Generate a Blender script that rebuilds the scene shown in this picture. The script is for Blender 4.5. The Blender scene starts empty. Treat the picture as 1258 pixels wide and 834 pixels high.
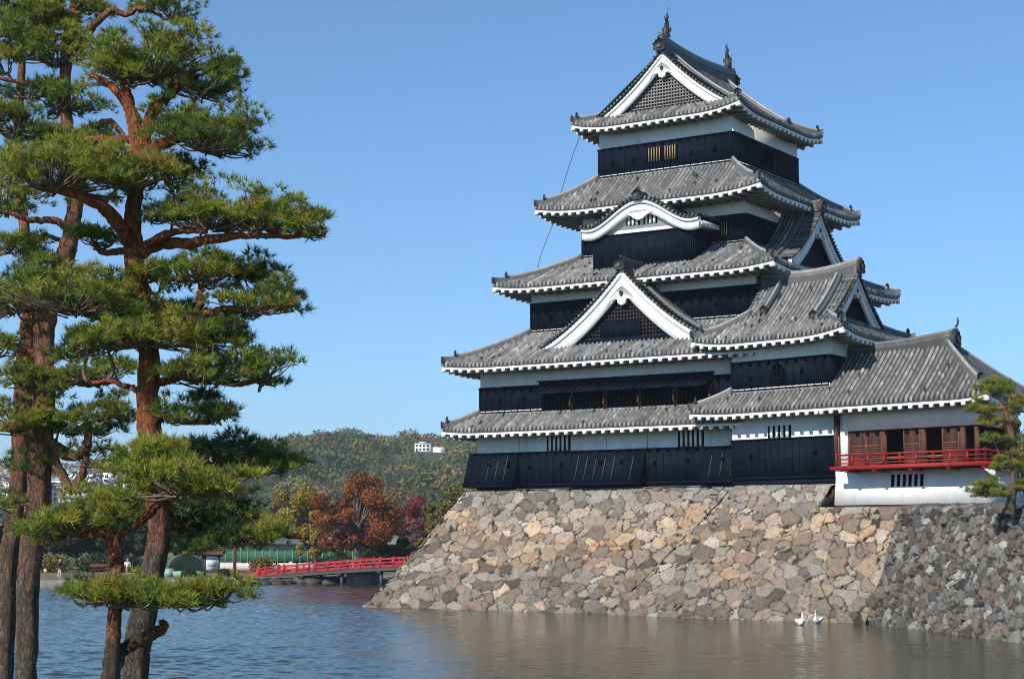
import bpy, math, random
import numpy as np
from mathutils import Vector

S = bpy.context.scene
COL = S.collection
R = math.radians
rng = np.random.default_rng(7)
random.seed(7)

# ------------------------------------------------------------------ camera, sky, sun, exposure
H = 4.1                                   # camera height above the moat water
F, YH = 2143.0, 659.0                     # focal length and horizon row (photo pixels)
PITCH = math.atan((YH - 417.0) / F)
cam = bpy.data.cameras.new('camera')
cam.sensor_width = 36.0
cam.lens = 36.0 * F / 1258.0
cam.clip_start, cam.clip_end = 0.5, 30000.0
camo = bpy.data.objects.new('camera', cam)
COL.objects.link(camo)
camo.location = (0, 0, H)
camo.rotation_euler = (R(90) + PITCH, 0, 0)
S.camera = camo

SUN_AZ, SUN_EL = R(44), R(36)             # azimuth to the left of straight behind the camera
TOSUN = Vector((-math.sin(SUN_AZ) * math.cos(SUN_EL), -math.cos(SUN_AZ) * math.cos(SUN_EL), math.sin(SUN_EL)))
world = bpy.data.worlds.new('World')
S.world = world
world.use_nodes = True
wn = world.node_tree
sky = wn.nodes.new('ShaderNodeTexSky')
sky.sky_type = 'NISHITA'
sky.sun_disc = False
sky.sun_elevation = SUN_EL
sky.sun_rotation = math.atan2(TOSUN.x, TOSUN.y) % (2 * math.pi)
sky.altitude = 2500.0
sky.air_density = 1.0
sky.dust_density = 0.0
sky.ozone_density = 3.0
bg = wn.nodes['Background']
bg.inputs['Strength'].default_value = 0.132
tint = wn.nodes.new('ShaderNodeMix')
tint.data_type = 'RGBA'; tint.blend_type = 'MULTIPLY'
tint.inputs[0].default_value = 1.0
tint.inputs[7].default_value = (.62, .91, 1.03, 1)
wn.links.new(sky.outputs[0], tint.inputs[6])
wn.links.new(tint.outputs[2], bg.inputs['Color'])

sl = bpy.data.lights.new('sun', 'SUN')
sl.energy = 5.0
sl.angle = R(0.55)
sl.color = (1.0, 0.94, 0.84)
so = bpy.data.objects.new('sun', sl)
COL.objects.link(so)
so.rotation_euler = TOSUN.to_track_quat('Z', 'Y').to_euler()

S.view_settings.view_transform = 'Standard'
S.view_settings.look = 'None'
S.view_settings.exposure = 0.30
S.view_settings.gamma = 1.0
S.view_settings.use_curve_mapping = False
S.cycles.use_denoising = True
S.cycles.denoiser = 'OPENIMAGEDENOISE'
S.cycles.denoising_prefilter = 'ACCURATE'
S.cycles.denoising_input_passes = 'RGB_ALBEDO_NORMAL'
S.cycles.pixel_filter_type = 'BLACKMAN_HARRIS'
S.cycles.filter_width = 1.05
S.cycles.max_bounces = 6
S.cycles.volume_bounces = 0
S.cycles.sample_clamp_indirect = 6.0

# ------------------------------------------------------------------ mesh helpers
class MB:
    """collects vertices and faces and links them as one mesh object"""
    def __init__(self):
        self.V, self.Fc, self.n = [], [], 0
        self.C = []
    def add(self, V, Fs, tone=0.5, mi=0, col=None):
        V = np.asarray(V, float).reshape(-1, 3)
        Fs = np.asarray(Fs, int)
        t = np.broadcast_to(np.asarray(tone, float), (len(Fs),))
        self.V.append(V)
        if len(Fs):
            self.Fc.append((Fs + self.n, t, mi))
        if col is not None:
            self.C.append((self.n, np.asarray(col, float)))
        self.n += len(V)
    def box(self, x0, x1, y0, y1, z0, z1, tone=0.5, mi=0):
        V = [(x, y, z) for z in (z0, z1) for y in (y0, y1) for x in (x0, x1)]
        self.add(V, BOXF, tone, mi)
    def hexa(self, V, tone=0.5, mi=0):
        self.add(V, BOXF, tone, mi)
    def prism(self, poly, f0, f1, tone=0.5, mi=0):
        """poly: list of 2-D points; f0,f1 map (a,b)->xyz for the two caps"""
        n = len(poly)
        A = [f0(a, b) for a, b in poly]
        B = [f1(a, b) for a, b in poly]
        base = self.n
        self.V.append(np.array(A + B, float))
        self.n += 2 * n
        q = np.array([(i, (i + 1) % n, n + (i + 1) % n, n + i) for i in range(n)]) + base
        self.Fc.append((q, np.full(n, tone), mi))
        self.Fc.append(([list(range(base, base + n)), list(range(base + 2 * n - 1, base + n - 1, -1))], np.full(2, tone), mi))
    def build(self, name, mats, parent=None, pm=None, smooth=False, loc=None):
        if not self.V:
            return None
        V = np.concatenate(self.V)
        if pm is not None:
            V = pm(V)
        if loc is not None:
            V = V - np.asarray(loc, float)
        me = bpy.data.meshes.new(name)
        loops, starts, tones, mids = [], [], [], []
        k = 0
        for Fs, t, mi in self.Fc:
            if isinstance(Fs, list):
                for f in Fs:
                    loops.append(np.array(f)); starts.append(np.array([k])); k += len(f)
            else:
                m, w = Fs.shape
                loops.append(Fs.reshape(-1)); starts.append(k + np.arange(m) * w); k += m * w
            tones.append(t); mids.append(np.full(len(t), mi))
        loops = np.concatenate(loops); starts = np.concatenate(starts)
        tones = np.concatenate(tones); mids = np.concatenate(mids)
        me.vertices.add(len(V)); me.vertices.foreach_set('co', V.astype(np.float32).ravel())
        me.loops.add(len(loops)); me.loops.foreach_set('vertex_index', loops.astype(np.int32))
        me.polygons.add(len(starts)); me.polygons.foreach_set('loop_start', starts.astype(np.int32))
        at = me.attributes.new('tone', 'FLOAT', 'FACE'); at.data.foreach_set('value', tones.astype(np.float32))
        if self.C:
            c = np.ones((len(V), 4), np.float32)
            for s, a in self.C:
                c[s:s + len(a), :3] = a
            ca = me.attributes.new('stone_colour', 'FLOAT_COLOR', 'POINT'); ca.data.foreach_set('color', c.ravel())
        if not isinstance(mats, (list, tuple)):
            mats = [mats]
        for m in mats:
            me.materials.append(m)
        if len(mats) > 1:
            me.polygons.foreach_set('material_index', mids.astype(np.int32))
        me.update(calc_edges=True)
        me.validate()
        if smooth:
            me.polygons.foreach_set('use_smooth', np.ones(len(me.polygons), bool))
        o = bpy.data.objects.new(name, me)
        COL.objects.link(o)
        if parent is not None:
            o.parent = parent
        if loc is not None and parent is None:
            o.location = loc
        return o

BOXF = np.array([(2, 3, 1, 0), (5, 7, 6, 4), (1, 5, 4, 0), (6, 7, 3, 2), (4, 6, 2, 0), (3, 7, 5, 1)])

def thing(name, label, cat, loc=(0, 0, 0), rotz=0.0, group=None):
    o = bpy.data.objects.new(name, None)
    COL.objects.link(o)
    o.empty_display_size = 0.3
    o.location = loc
    o.rotation_euler = (0, 0, rotz)
    tag(o, label, cat, group)
    return o

def tag(o, label=None, cat=None, group=None, kind=None):
    if label: o['label'] = label
    if cat: o['category'] = cat
    if group: o['group'] = group
    if kind: o['kind'] = kind
    return o

def grid_faces(nr, nc, keep=None):
    i = np.arange(nr - 1)[:, None] * nc + np.arange(nc - 1)[None, :]
    q = np.stack([i, i + 1, i + nc + 1, i + nc], -1).reshape(-1, 4)
    return q if keep is None else q[keep.reshape(-1)]

def sweep(mb, pts, w, h, drop=0.1, tone=0.5, mi=0):
    """ridge-like bar with a rounded top along a 3-D polyline"""
    P = np.asarray(pts, float)
    T = np.gradient(P, axis=0)
    T /= np.linalg.norm(T, axis=1)[:, None] + 1e-9
    N = np.cross(T, [0, 0, 1.0]); N /= np.linalg.norm(N, axis=1)[:, None] + 1e-9
    prof = [(-w / 2, -drop), (-w / 2, h * .62), (-w / 4, h * .93), (0, h), (w / 4, h * .93), (w / 2, h * .62), (w / 2, -drop)]
    m = len(prof)
    V = np.stack([P + N * a + np.array([0, 0, b]) for a, b in prof], 1)
    mb.add(V.reshape(-1, 3), grid_faces(len(P), m), tone, mi)
    for r in (0, len(P) - 1):
        mb.Fc.append(([[mb.n - len(P) * m + r * m + j for j in range(m)]], np.array([tone]), mi))

def tube(mb, pts, rad, seg=7, tone=0.5, mi=0, wob=0.0):
    P = np.asarray(pts, float)
    rad = np.broadcast_to(np.asarray(rad, float), (len(P),))
    T = np.gradient(P, axis=0)
    T /= np.linalg.norm(T, axis=1)[:, None] + 1e-9
    ref = np.array([0.31, 0.17, 0.93]) if abs(T[0, 2]) < .8 else np.array([1.0, .2, .1])
    A = np.cross(T, ref); A /= np.linalg.norm(A, axis=1)[:, None] + 1e-9
    B = np.cross(T, A)
    th = np.arange(seg) / seg * 2 * np.pi
    rr = rad[:, None] * (1 + wob * rng.standard_normal((len(P), seg)))
    V = P[:, None, :] + rr[..., None] * (A[:, None, :] * np.cos(th)[None, :, None] + B[:, None, :] * np.sin(th)[None, :, None])
    i = np.arange(len(P) - 1)[:, None] * seg
    j = np.arange(seg)[None, :]
    q = np.stack([i + j, i + (j + 1) % seg, i + seg + (j + 1) % seg, i + seg + j], -1).reshape(-1, 4)
    mb.add(V.reshape(-1, 3), q, tone, mi)
    b = mb.n - len(P) * seg
    mb.Fc.append(([[b + k for k in range(seg)], [b + (len(P) - 1) * seg + k for k in range(seg)]], np.full(2, tone), mi))

def smoothline(pts, n=8):
    """Catmull-Rom through the points"""
    P = np.asarray(pts, float)
    P = np.vstack([2 * P[0] - P[1], P, 2 * P[-1] - P[-2]])
    out = []
    for i in range(1, len(P) - 2):
        for t in np.linspace(0, 1, n, endpoint=False):
            a, b, c, d = P[i - 1:i + 3]
            out.append(.5 * (2 * b + (c - a) * t + (2 * a - 5 * b + 4 * c - d) * t * t + (3 * b - a - 3 * c + d) * t ** 3))
    out.append(P[-2])
    return np.array(out)

def at(px, py, Y):
    """world point seen at photo pixel (px,py) at depth Y"""
    x = (px - 629) / F
    up = -(py - 417) / F
    d = np.array([x, math.cos(PITCH) - up * math.sin(PITCH), math.sin(PITCH) + up * math.cos(PITCH)])
    return np.array([0, 0, H]) + d * Y / d[1]

# ------------------------------------------------------------------ materials
def mat(name, rough=0.7, spec=0.3):
    m = bpy.data.materials.new(name)
    m.use_nodes = True
    b = m.node_tree.nodes['Principled BSDF']
    b.inputs['Roughness'].default_value = rough
    b.inputs['Specular IOR Level'].default_value = spec
    return m, m.node_tree, b

def nd(nt, t, **k):
    n = nt.nodes.new(t)
    for a, v in k.items():
        setattr(n, a, v)
    return n

def noise(nt, scale, detail=5, rough=.6, coord=None, vec=None, sc=(1, 1, 1)):
    tc = nd(nt, 'ShaderNodeTexCoord')
    mp = nd(nt, 'ShaderNodeMapping')
    mp.inputs['Scale'].default_value = sc
    nt.links.new(tc.outputs['Object'], mp.inputs['Vector'])
    n = nd(nt, 'ShaderNodeTexNoise')
    n.inputs['Scale'].default_value = scale
    n.inputs['Detail'].default_value = detail
    n.inputs['Roughness'].default_value = rough
    nt.links.new(mp.outputs[0], n.inputs['Vector'])
    return n

def ramp(nt, src, stops):
    r = nd(nt, 'ShaderNodeValToRGB')
    el = r.color_ramp.elements
    while len(el) < len(stops):
        el.new(0.5)
    for e, (p, c) in zip(el, stops):
        e.position = p
        e.color = (*c, 1)
    nt.links.new(src, r.inputs['Fac'])
    return r

def mixc(nt, fac, a, b, mode='MIX'):
    m = nd(nt, 'ShaderNodeMix', data_type='RGBA', blend_type=mode)
    for i, v in ((0, fac), (6, a), (7, b)):
        if hasattr(v, 'links'):
            nt.links.new(v, m.inputs[i])
        elif isinstance(v, (int, float)):
            m.inputs[i].default_value = v
        else:
            m.inputs[i].default_value = (*v, 1)
    return m.outputs[2]

def bump(nt, b, src, strength=.4, dist=.02):
    bp = nd(nt, 'ShaderNodeBump')
    bp.inputs['Strength'].default_value = strength
    bp.inputs['Distance'].default_value = dist
    nt.links.new(src, bp.inputs['Height'])
    nt.links.new(bp.outputs[0], b.inputs['Normal'])

def attr(nt, name):
    return nd(nt, 'ShaderNodeAttribute', attribute_name=name)

def simple(name, col, rough=.7, spec=.3, var=.25, scale=3.0, sc=(1, 1, 1), bmp=0.0):
    m, nt, b = mat(name, rough, spec)
    n = noise(nt, scale, sc=sc)
    lo = tuple(c * (1 - var) for c in col)
    hi = tuple(min(1, c * (1 + var)) for c in col)
    r = ramp(nt, n.outputs['Fac'], [(.3, lo), (.7, hi)])
    nt.links.new(r.outputs[0], b.inputs['Base Color'])
    if bmp:
        bump(nt, b, n.outputs['Fac'], bmp, .03)
    return m

def m_tile():
    m, nt, b = mat('roof_tile', .55, .35)
    a = attr(nt, 'tone')
    r = ramp(nt, a.outputs['Fac'], [(0, (.010, .010, .011)), (.3, (.036, .036, .036)), (.62, (.122, .121, .118)), (.85, (.235, .231, .223)), (1, (.40, .395, .38))])
    n = noise(nt, 2.3, 6, .7)
    r2 = ramp(nt, n.outputs['Fac'], [(.3, (.66, .66, .67)), (.5, (1, 1, 1)), (.72, (1.4, 1.38, 1.33))])
    c = mixc(nt, .8, r.outputs[0], r2.outputs[0], 'MULTIPLY')
    n3 = noise(nt, 11, 4, .7)
    r3 = ramp(nt, n3.outputs['Fac'], [(.35, (.86, .86, .86)), (.65, (1.14, 1.14, 1.14))])
    c = mixc(nt, .7, c, r3.outputs[0], 'MULTIPLY')
    nt.links.new(c, b.inputs['Base Color'])
    return m

def m_plaster():
    m, nt, b = mat('white_plaster', .85, .15)
    n = noise(nt, 1.3, 7, .7, sc=(1, 1, .22))
    r = ramp(nt, n.outputs['Fac'], [(.26, (.54, .535, .52)), (.42, (.77, .765, .75)), (.6, (.85, .845, .83))])
    n2 = noise(nt, 14, 4, .7)
    r2 = ramp(nt, n2.outputs['Fac'], [(.3, (.88, .88, .87)), (.6, (1, 1, 1))])
    nt.links.new(mixc(nt, 1.0, r.outputs[0], r2.outputs[0], 'MULTIPLY'), b.inputs['Base Color'])
    bump(nt, b, n2.outputs['Fac'], .12, .02)
    return m

def m_lacquer():
    m, nt, b = mat('black_lacquer_boards', .6, .07)
    n = noise(nt, 2.0, 6, .7, sc=(3, 3, .5))
    r = ramp(nt, n.outputs['Fac'], [(.3, (.0012, .0034, .0085)), (.52, (.0034, .0074, .0165)), (.72, (.008, .014, .026))])
    nt.links.new(r.outputs[0], b.inputs['Base Color'])
    r2 = ramp(nt, n.outputs['Fac'], [(.3, (.55, .55, .55)), (.7, (.8, .8, .8))])
    nt.links.new(r2.outputs[0], b.inputs['Roughness'])
    return m

def m_stone():
    m, nt, b = mat('castle_stone', .9, .2)
    a = attr(nt, 'stone_colour')
    n = noise(nt, 3.5, 8, .7)
    r = ramp(nt, n.outputs['Fac'], [(.3, (.55, .54, .53)), (.5, (1, 1, 1)), (.7, (1.35, 1.33, 1.28))])
    c = mixc(nt, .85, a.outputs['Color'], r.outputs[0], 'MULTIPLY')
    nt.links.new(c, b.inputs['Base Color'])
    n2 = noise(nt, 7, 8, .75)
    bump(nt, b, n2.outputs['Fac'], .9, .08)
    return m

def m_water():
    m, nt, b = mat('moat_water', .045, .5)
    b.inputs['Base Color'].default_value = (.022, .028, .011, 1)
    b.inputs['IOR'].default_value = 1.24
    n = noise(nt, 6.5, 4, .6, sc=(1, .8, 1))
    bump(nt, b, n.outputs['Fac'], .55, .035)
    return m

def m_bark(name, low, high, z0, z1):
    m, nt, b = mat(name, .92, .12)
    tc = nd(nt, 'ShaderNodeTexCoord')
    n = noise(nt, 5, 8, .75, sc=(1.4, 1.4, .5))
    fib = noise(nt, 26, 6, .7, sc=(1.3, 1.3, .22))
    sep = nd(nt, 'ShaderNodeSeparateXYZ'); nt.links.new(tc.outputs['Object'], sep.inputs[0])
    wob = nd(nt, 'ShaderNodeMath', operation='MULTIPLY_ADD'); nt.links.new(n.outputs['Fac'], wob.inputs[0]); wob.inputs[1].default_value = 2.6
    nt.links.new(sep.outputs['Z'], wob.inputs[2])
    mr = nd(nt, 'ShaderNodeMapRange'); mr.inputs[1].default_value = z0 + 1.3; mr.inputs[2].default_value = z1 + 1.3
    nt.links.new(wob.outputs[0], mr.inputs[0])
    base = mixc(nt, mr.outputs[0], low, high)
    v = nd(nt, 'ShaderNodeTexVoronoi', feature='DISTANCE_TO_EDGE'); v.inputs['Scale'].default_value = 17
    mp = nd(nt, 'ShaderNodeMapping'); mp.inputs['Scale'].default_value = (1.25, 1.25, .38)
    nn = mixc(nt, .10, tc.outputs['Object'], fib.outputs['Color'], 'ADD')
    nn = mixc(nt, .20, nn, n.outputs['Color'], 'ADD')
    nt.links.new(nn, mp.inputs['Vector']); nt.links.new(mp.outputs[0], v.inputs['Vector'])
    r = ramp(nt, v.outputs['Distance'], [(.0, (.16, .15, .15)), (.16, (.9, .9, .9)), (.5, (1.2, 1.2, 1.2))])
    r2 = ramp(nt, n.outputs['Fac'], [(.32, (.45, .42, .40)), (.52, (1, 1, 1)), (.70, (1.9, 1.8, 1.72))])
    r3 = ramp(nt, fib.outputs['Fac'], [(.3, (.55, .53, .52)), (.62, (1.35, 1.33, 1.3))])
    c = mixc(nt, .75, base, r.outputs[0], 'MULTIPLY')
    c = mixc(nt, .85, c, r2.outputs[0], 'MULTIPLY')
    c = mixc(nt, .9, c, r3.outputs[0], 'MULTIPLY')
    nt.links.new(c, b.inputs['Base Color'])
    ad = nd(nt, 'ShaderNodeMath', operation='MULTIPLY_ADD'); nt.links.new(v.outputs['Distance'], ad.inputs[0]); ad.inputs[1].default_value = 1.6; nt.links.new(fib.outputs['Fac'], ad.inputs[2])
    bump(nt, b, ad.outputs[0], 1.0, .06)
    return m

def m_leaf(name, stops, trans=.25, rough=.6):
    m, nt, b = mat(name, rough, .25)
    a = attr(nt, 'tone')
    r = ramp(nt, a.outputs['Fac'], stops)
    nt.links.new(r.outputs[0], b.inputs['Base Color'])
    tr = nd(nt, 'ShaderNodeBsdfTranslucent')
    nt.links.new(r.outputs[0], tr.inputs['Color'])
    mx = nd(nt, 'ShaderNodeMixShader'); mx.inputs[0].default_value = trans
    out = nt.nodes['Material Output']
    nt.links.new(b.outputs[0], mx.inputs[1]); nt.links.new(tr.outputs[0], mx.inputs[2]); nt.links.new(mx.outputs[0], out.inputs[0])
    return m

M = dict(
    tile=m_tile(), plaster=m_plaster(), lacquer=m_lacquer(), stone=m_stone(), water=m_water(),
    grey=simple('grey_plaster', (.22, .22, .215), .85, .2, .3, 3),
    dark=simple('dark_interior', (.003, .003, .0035), .9, .0, .3, 3),
    lattice=simple('weathered_lattice_wood', (.27, .26, .245), .8, .2, .35, 8),
    darklattice=simple('dark_lattice_wood', (.05, .045, .045), .7, .2, .5, 8),
    brown=simple('brown_wood', (.085, .034, .023), .7, .25, .4, 5, (1, 1, 3)),
    doorwood=simple('door_wood', (.045, .018, .013), .7, .25, .4, 5, (1, 1, 3)),
    louvre=simple('louvre_wood', (.13, .055, .04), .7, .25, .3, 5),
    palewood=simple('pale_wood', (.27, .21, .11), .7, .25, .3, 5),
    red=simple('red_lacquer', (.25, .014, .012), .6, .3, .4, 4),
    bridge_red=simple('bridge_red_paint', (.29, .013, .022), .6, .3, .35, 1.5),
    copper=simple('verdigris_copper', (.08, .10, .08), .7, .3, .3, 5),
    soffit=simple('shade_grey_plaster', (.20, .195, .185), .9, .1, .3, 3),  # white plaster darkened, under-eave shade put into its colour
    ground=simple('park_ground', (.16, .14, .10), .95, .1, .3, .5, bmp=.4),
    grass=simple('grass_turf', (.10, .12, .03), .95, .1, .4, 1.5, bmp=.6),
    revet=simple('bank_stone', (.20, .19, .18), .9, .2, .45, 1.3, bmp=.8),
    concrete=simple('pale_concrete', (.50, .48, .45), .9, .2, .15, 2),
    metal=simple('dark_metal', (.03, .03, .03), .5, .4, .2, 5),
    beak=simple('orange_beak', (.5, .16, .02), .5, .3, .1, 5),
    swan=simple('white_feathers', (.82, .81, .78), .8, .2, .04, 8),
)
# ------------------------------------------------------------------ castle roof builders (plan coordinates x, y, z in metres)
TILE, PLAS, GREY = M['tile'], M['plaster'], M['grey']
PITCH_T = 0.285                                   # spacing of the round tile rows

def tile_panel(mb, c0, c1, surf, L, tmax=None, flip=False):
    """rows of round and flat tiles on surf(c,t); c runs along the eave, t up the slope"""
    n = max(1, int(round((c1 - c0) / PITCH_T)))
    p = (c1 - c0) / n
    fr = np.array([0, .09, .25, .41, .50])
    hh = np.array([0, .10, .138, .10, 0])
    C = (np.arange(n)[:, None] + fr[None, :]).reshape(-1) * p + c0
    Hh = np.tile(hh, n)
    C = np.append(C, c1); Hh = np.append(Hh, 0)
    tm = np.ones(len(C)) if tmax is None else np.clip(tmax(C), 0, 1)
    nr = max(2, int(round(L / .30)))
    rows = [(0.0, -0.15, 0.0), (0.0, 0.0, 1.0)]
    for j in range(nr):
        if j: rows.append((j / nr, .014, 1.0))
        rows.append(((j + 1) / nr, 0.0, 1.0))
    jit = rng.normal(0, .005, (len(rows), n))
    jit = np.repeat(jit, 5, axis=1); jit = np.hstack([jit, jit[:, -1:]])
    wave = .03 * np.sin(C * .9 + rng.uniform(0, 6))
    V, TT = [], []
    for i, (t, dz, rib) in enumerate(rows):
        tt = np.minimum(t, tm)
        x, y, z = surf(C, tt)
        zz = z + dz + Hh * rib + jit[i] * (rib > 0) + wave * tt * (1 - tt)
        V.append(np.stack([x, y, zz], -1)); TT.append(np.full(len(C), t))
    nc = len(C)
    keep = []
    tone = []
    ptone = rng.beta(3, 3, (len(rows), n)) * .40 + .30
    ptone += (rng.random((len(rows), n)) < .012) * rng.uniform(.15, .3, (len(rows), n))
    coltone = rng.normal(0, .09, n)
    for i in range(len(rows) - 1):
        a = np.maximum(tm[:-1], tm[1:])
        keep.append((rows[i][0] < a - 1e-6) | (i == 0))
        per = np.minimum(np.arange(nc - 1) // 5, n - 1)
        rib = (np.arange(nc - 1) % 5) < 4
        tone.append(np.clip(np.where(rib, ptone[i, per] + coltone[per] + .15, .06 + .12 * ptone[i, per]), 0, 1))  # flat tiles between ribs toned dark to stand for groove shade
    keep = np.array(keep); tone = np.array(tone)
    mb.add(np.concatenate(V), grid_faces(len(rows), nc, keep), tone.reshape(-1)[keep.reshape(-1)])

def eave_strip(me, mr, c0, c1, edge, inw, o, wall_rise, hipr=1.0, inner=None, rafters=True, r0=True, r1=True):
    """fascia, grey board, soffit and rafters along one eave. edge(c)->(x,y,ztile); inw = inward unit vector (x,y)"""
    C = np.linspace(c0, c1, max(6, int((c1 - c0) / .5)))
    x, y, z = edge(C)
    E0 = np.stack([x, y, z], -1)
    I = np.array([inw[0], inw[1], 0.0])
    Tn = np.array([abs(inw[1]), abs(inw[0]), 0.0])       # direction along the eave
    mid = (c0 + c1) / 2
    def shift(d, dz):                                    # mitred inward offset
        f = np.ones(len(C))
        sh = np.zeros(len(C))
        if r0: sh = np.where(C < mid, np.maximum(sh, np.clip(d * hipr - (C - c0), 0, None)), sh)
        if r1: sh = np.where(C >= mid, -np.clip(d * hipr - (c1 - C), 0, None), sh)
        return E0 + I * d + Tn * sh[:, None] + np.array([0, 0, dz])
    nc = len(C)
    def strip(rows, mi, tone=.5):
        V = np.concatenate(rows)
        me.add(V, grid_faces(len(rows), nc), tone, mi)
    strip([shift(.05, -.12), shift(.05, -.10), shift(.10, -.14), shift(.10, -.235)], 1)  # band of plaster greyed, its shade put into the colour
    strip([shift(.10, -.23), shift(.035, -.23), shift(.035, -.35), shift(.16, -.35), shift(.16, -.32)], 0)
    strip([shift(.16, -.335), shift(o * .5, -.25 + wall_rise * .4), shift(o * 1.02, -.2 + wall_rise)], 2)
    if rafters:
        n = int(round((c1 - c0) / .62))
        for k in range(n + 1):
            c = c0 + .16 + (c1 - c0 - .32) * k / n
            dmax = o
            if r0: dmax = min(dmax, (c - c0) / hipr + .02)
            if r1: dmax = min(dmax, (c1 - c) / hipr + .02)
            dmax = max(dmax, .35)
            xe, ye, ze = [float(v[0]) for v in edge(np.array([c]))]
            e = np.array([xe, ye, ze])
            A = e + I * .13
            B = e + I * dmax
            w = .108
            zt0, zb0 = -.335, -.51
            rise = wall_rise * dmax / o * .8
            V = []
            for zz, rr in ((zb0, 0), (zt0, 0)):
                for q, r_ in ((A, 0), (B, rise)):
                    for s in (-w, w):
                        V.append(q + Tn * s + np.array([0, 0, zz + r_]))
            mr.add(V, BOXF, .5, 1)  # rafter body greyer than its tip, painted under-eave shade
            V = [e + I * q + Tn * s + np.array([0, 0, zz]) for zz in (zb0, zt0) for q in (0.0, .128) for s in (-w, w)]
            mr.add(V, BOXF, .5, 0)

def onigawara(mb, base, axis, s=1.0, tone=.35):
    """end ornament: a horned shield standing at base, its thickness along axis (x,y)"""
    a = np.array([axis[0], axis[1], 0.0]); a /= np.linalg.norm(a)
    n = np.array([-a[1], a[0], 0])
    poly = [(-.26, -.12), (-.42, -.02), (-.36, .16), (-.46, .34), (-.30, .42), (-.22, .60), (-.10, .55), (0, .72), (.10, .55), (.22, .60), (.30, .42), (.46, .34), (.36, .16), (.42, -.02), (.26, -.12)]
    b = np.asarray(base, float)
    f = lambda off: (lambda u, v: b + n * u * s + np.array([0, 0, v * s]) + a * off * s)
    mb.prism(poly, f(-.11), f(.10), tone)
    d = [(math.cos(t) * .17, .2 + math.sin(t) * .17) for t in np.linspace(0, 2 * math.pi, 10, endpoint=False)]
    mb.prism(d, f(.10), f(.17), tone + .2)

def corner_curve(lift, Lc):
    return lambda q: lift * np.clip(1 - q / Lc, 0, 1) ** 2.1       # q: normalised distance from the corner

def skirt(parent, pm, outer, inner, zf, ztop, lift=.3, sides='frbl', k=.22, Lc=1.6, hips=True, rise=None, trim=True, c_end=None):
    """hipped skirt roof. outer/inner = (x0,x1,y0,y1); zf = fascia bottom; ztop = tile height at the wall"""
    X0, X1, Y0, Y1 = outer
    x0, x1, y0, y1 = inner
    z0 = zf + .36
    cl = corner_curve(lift, Lc)
    prof = lambda t: t * (1 - k) + k * t * t
    mb, me, mr = MB(), MB(), MB()
    def zz(t, q):
        return z0 + (ztop - z0) * prof(t) + cl(q) * (1 - t) ** 1.3
    spec = {}
    if 'f' in sides: spec['f'] = (X0, X1, y0 - Y0, x0 - X0, X1 - x1, lambda c, o, t: (c, Y0 + o * t), (0, 1))
    if 'b' in sides: spec['b'] = (X0, X1, Y1 - y1, x0 - X0, X1 - x1, lambda c, o, t: (c, Y1 - o * t), (0, -1))
    if 'l' in sides: spec['l'] = (Y0, Y1, x0 - X0, y0 - Y0, Y1 - y1, lambda c, o, t: (X0 + o * t, c), (1, 0))
    if 'r' in sides: spec['r'] = (Y0, Y1, X1 - x1, y0 - Y0, Y1 - y1, lambda c, o, t: (X1 - o * t, c), (-1, 0))
    for s, (c0, c1, o, oa, ob, f, inw) in spec.items():
        def qd(c):
            a = (c - c0) / oa if oa > 1e-6 else np.full(np.shape(c), 9.0)
            b = (c1 - c) / ob if ob > 1e-6 else np.full(np.shape(c), 9.0)
            return np.minimum(a, b)
        def surf(c, t):
            xx, yy = f(c, o, t)
            return xx + 0 * t, yy + 0 * t, zz(t, qd(c))
        L = math.hypot(o, ztop - z0)
        tile_panel(mb, c0, c1, surf, L, lambda c: qd(c))
        ef = lambda c: surf(c, np.zeros(np.shape(c)))
        wr = rise if rise is not None else .12
        eave_strip(me, mr, c0, c1, ef, inw, min(o, 2.4), wr, hipr=(oa if oa > 1e-6 else ob) / o, r0=oa > 1e-6, r1=ob > 1e-6)
    roof = mb.build('roof', TILE, parent, pm)
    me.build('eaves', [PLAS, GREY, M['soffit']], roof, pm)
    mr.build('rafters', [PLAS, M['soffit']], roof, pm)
    if hips:
        T = np.linspace(0, 1, 14)
        for sx, sy, need in ((-1, -1, 'fl'), (1, -1, 'fr'), (1, 1, 'br'), (-1, 1, 'bl')):
            if not all(n in sides for n in need): continue
            ox, ix = (X0, x0) if sx < 0 else (X1, x1)
            oy, iy = (Y0, y0) if sy < 0 else (Y1, y1)
            P = np.stack([ox + (ix - ox) * T, oy + (iy - oy) * T, zz(T, T)], -1)
            hb = MB()
            P2 = P.copy(); P2[:, 2] += .05
            P2[0, 2] += .10; P2[1, 2] += .03
            sweep(hb, P2, .30, .26, .12, .55)
            P3 = P2[2:].copy(); P3[:, 2] += .22
            sweep(hb, P3, .17, .12, .05, .9)
            ax = np.array([ix - ox, iy - oy])
            onigawara(hb, P3[0] + np.array([0, 0, .02]), -ax, .48, .3)
            hb.build('hip_ridge', TILE, roof, pm)
    if trim:
        # plaster fillet where the tiles meet the wall
        fb = MB()
        for s in sides:
            e = .10
            if s == 'f': fb.box(x0, x1, y0 - e, y0 + .06, ztop - .05, ztop + .16)
            if s == 'b': fb.box(x0, x1, y1 - .06, y1 + e, ztop - .05, ztop + .16)
            if s == 'r': fb.box(x1 - .06, x1 + e, y0, y1, ztop - .05, ztop + .16)
            if s == 'l': fb.box(x0 - e, x0 + .06, y0, y1, ztop - .05, ztop + .16)
        fb.build('plaster_fillet', PLAS, roof, pm)
    return roof

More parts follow.
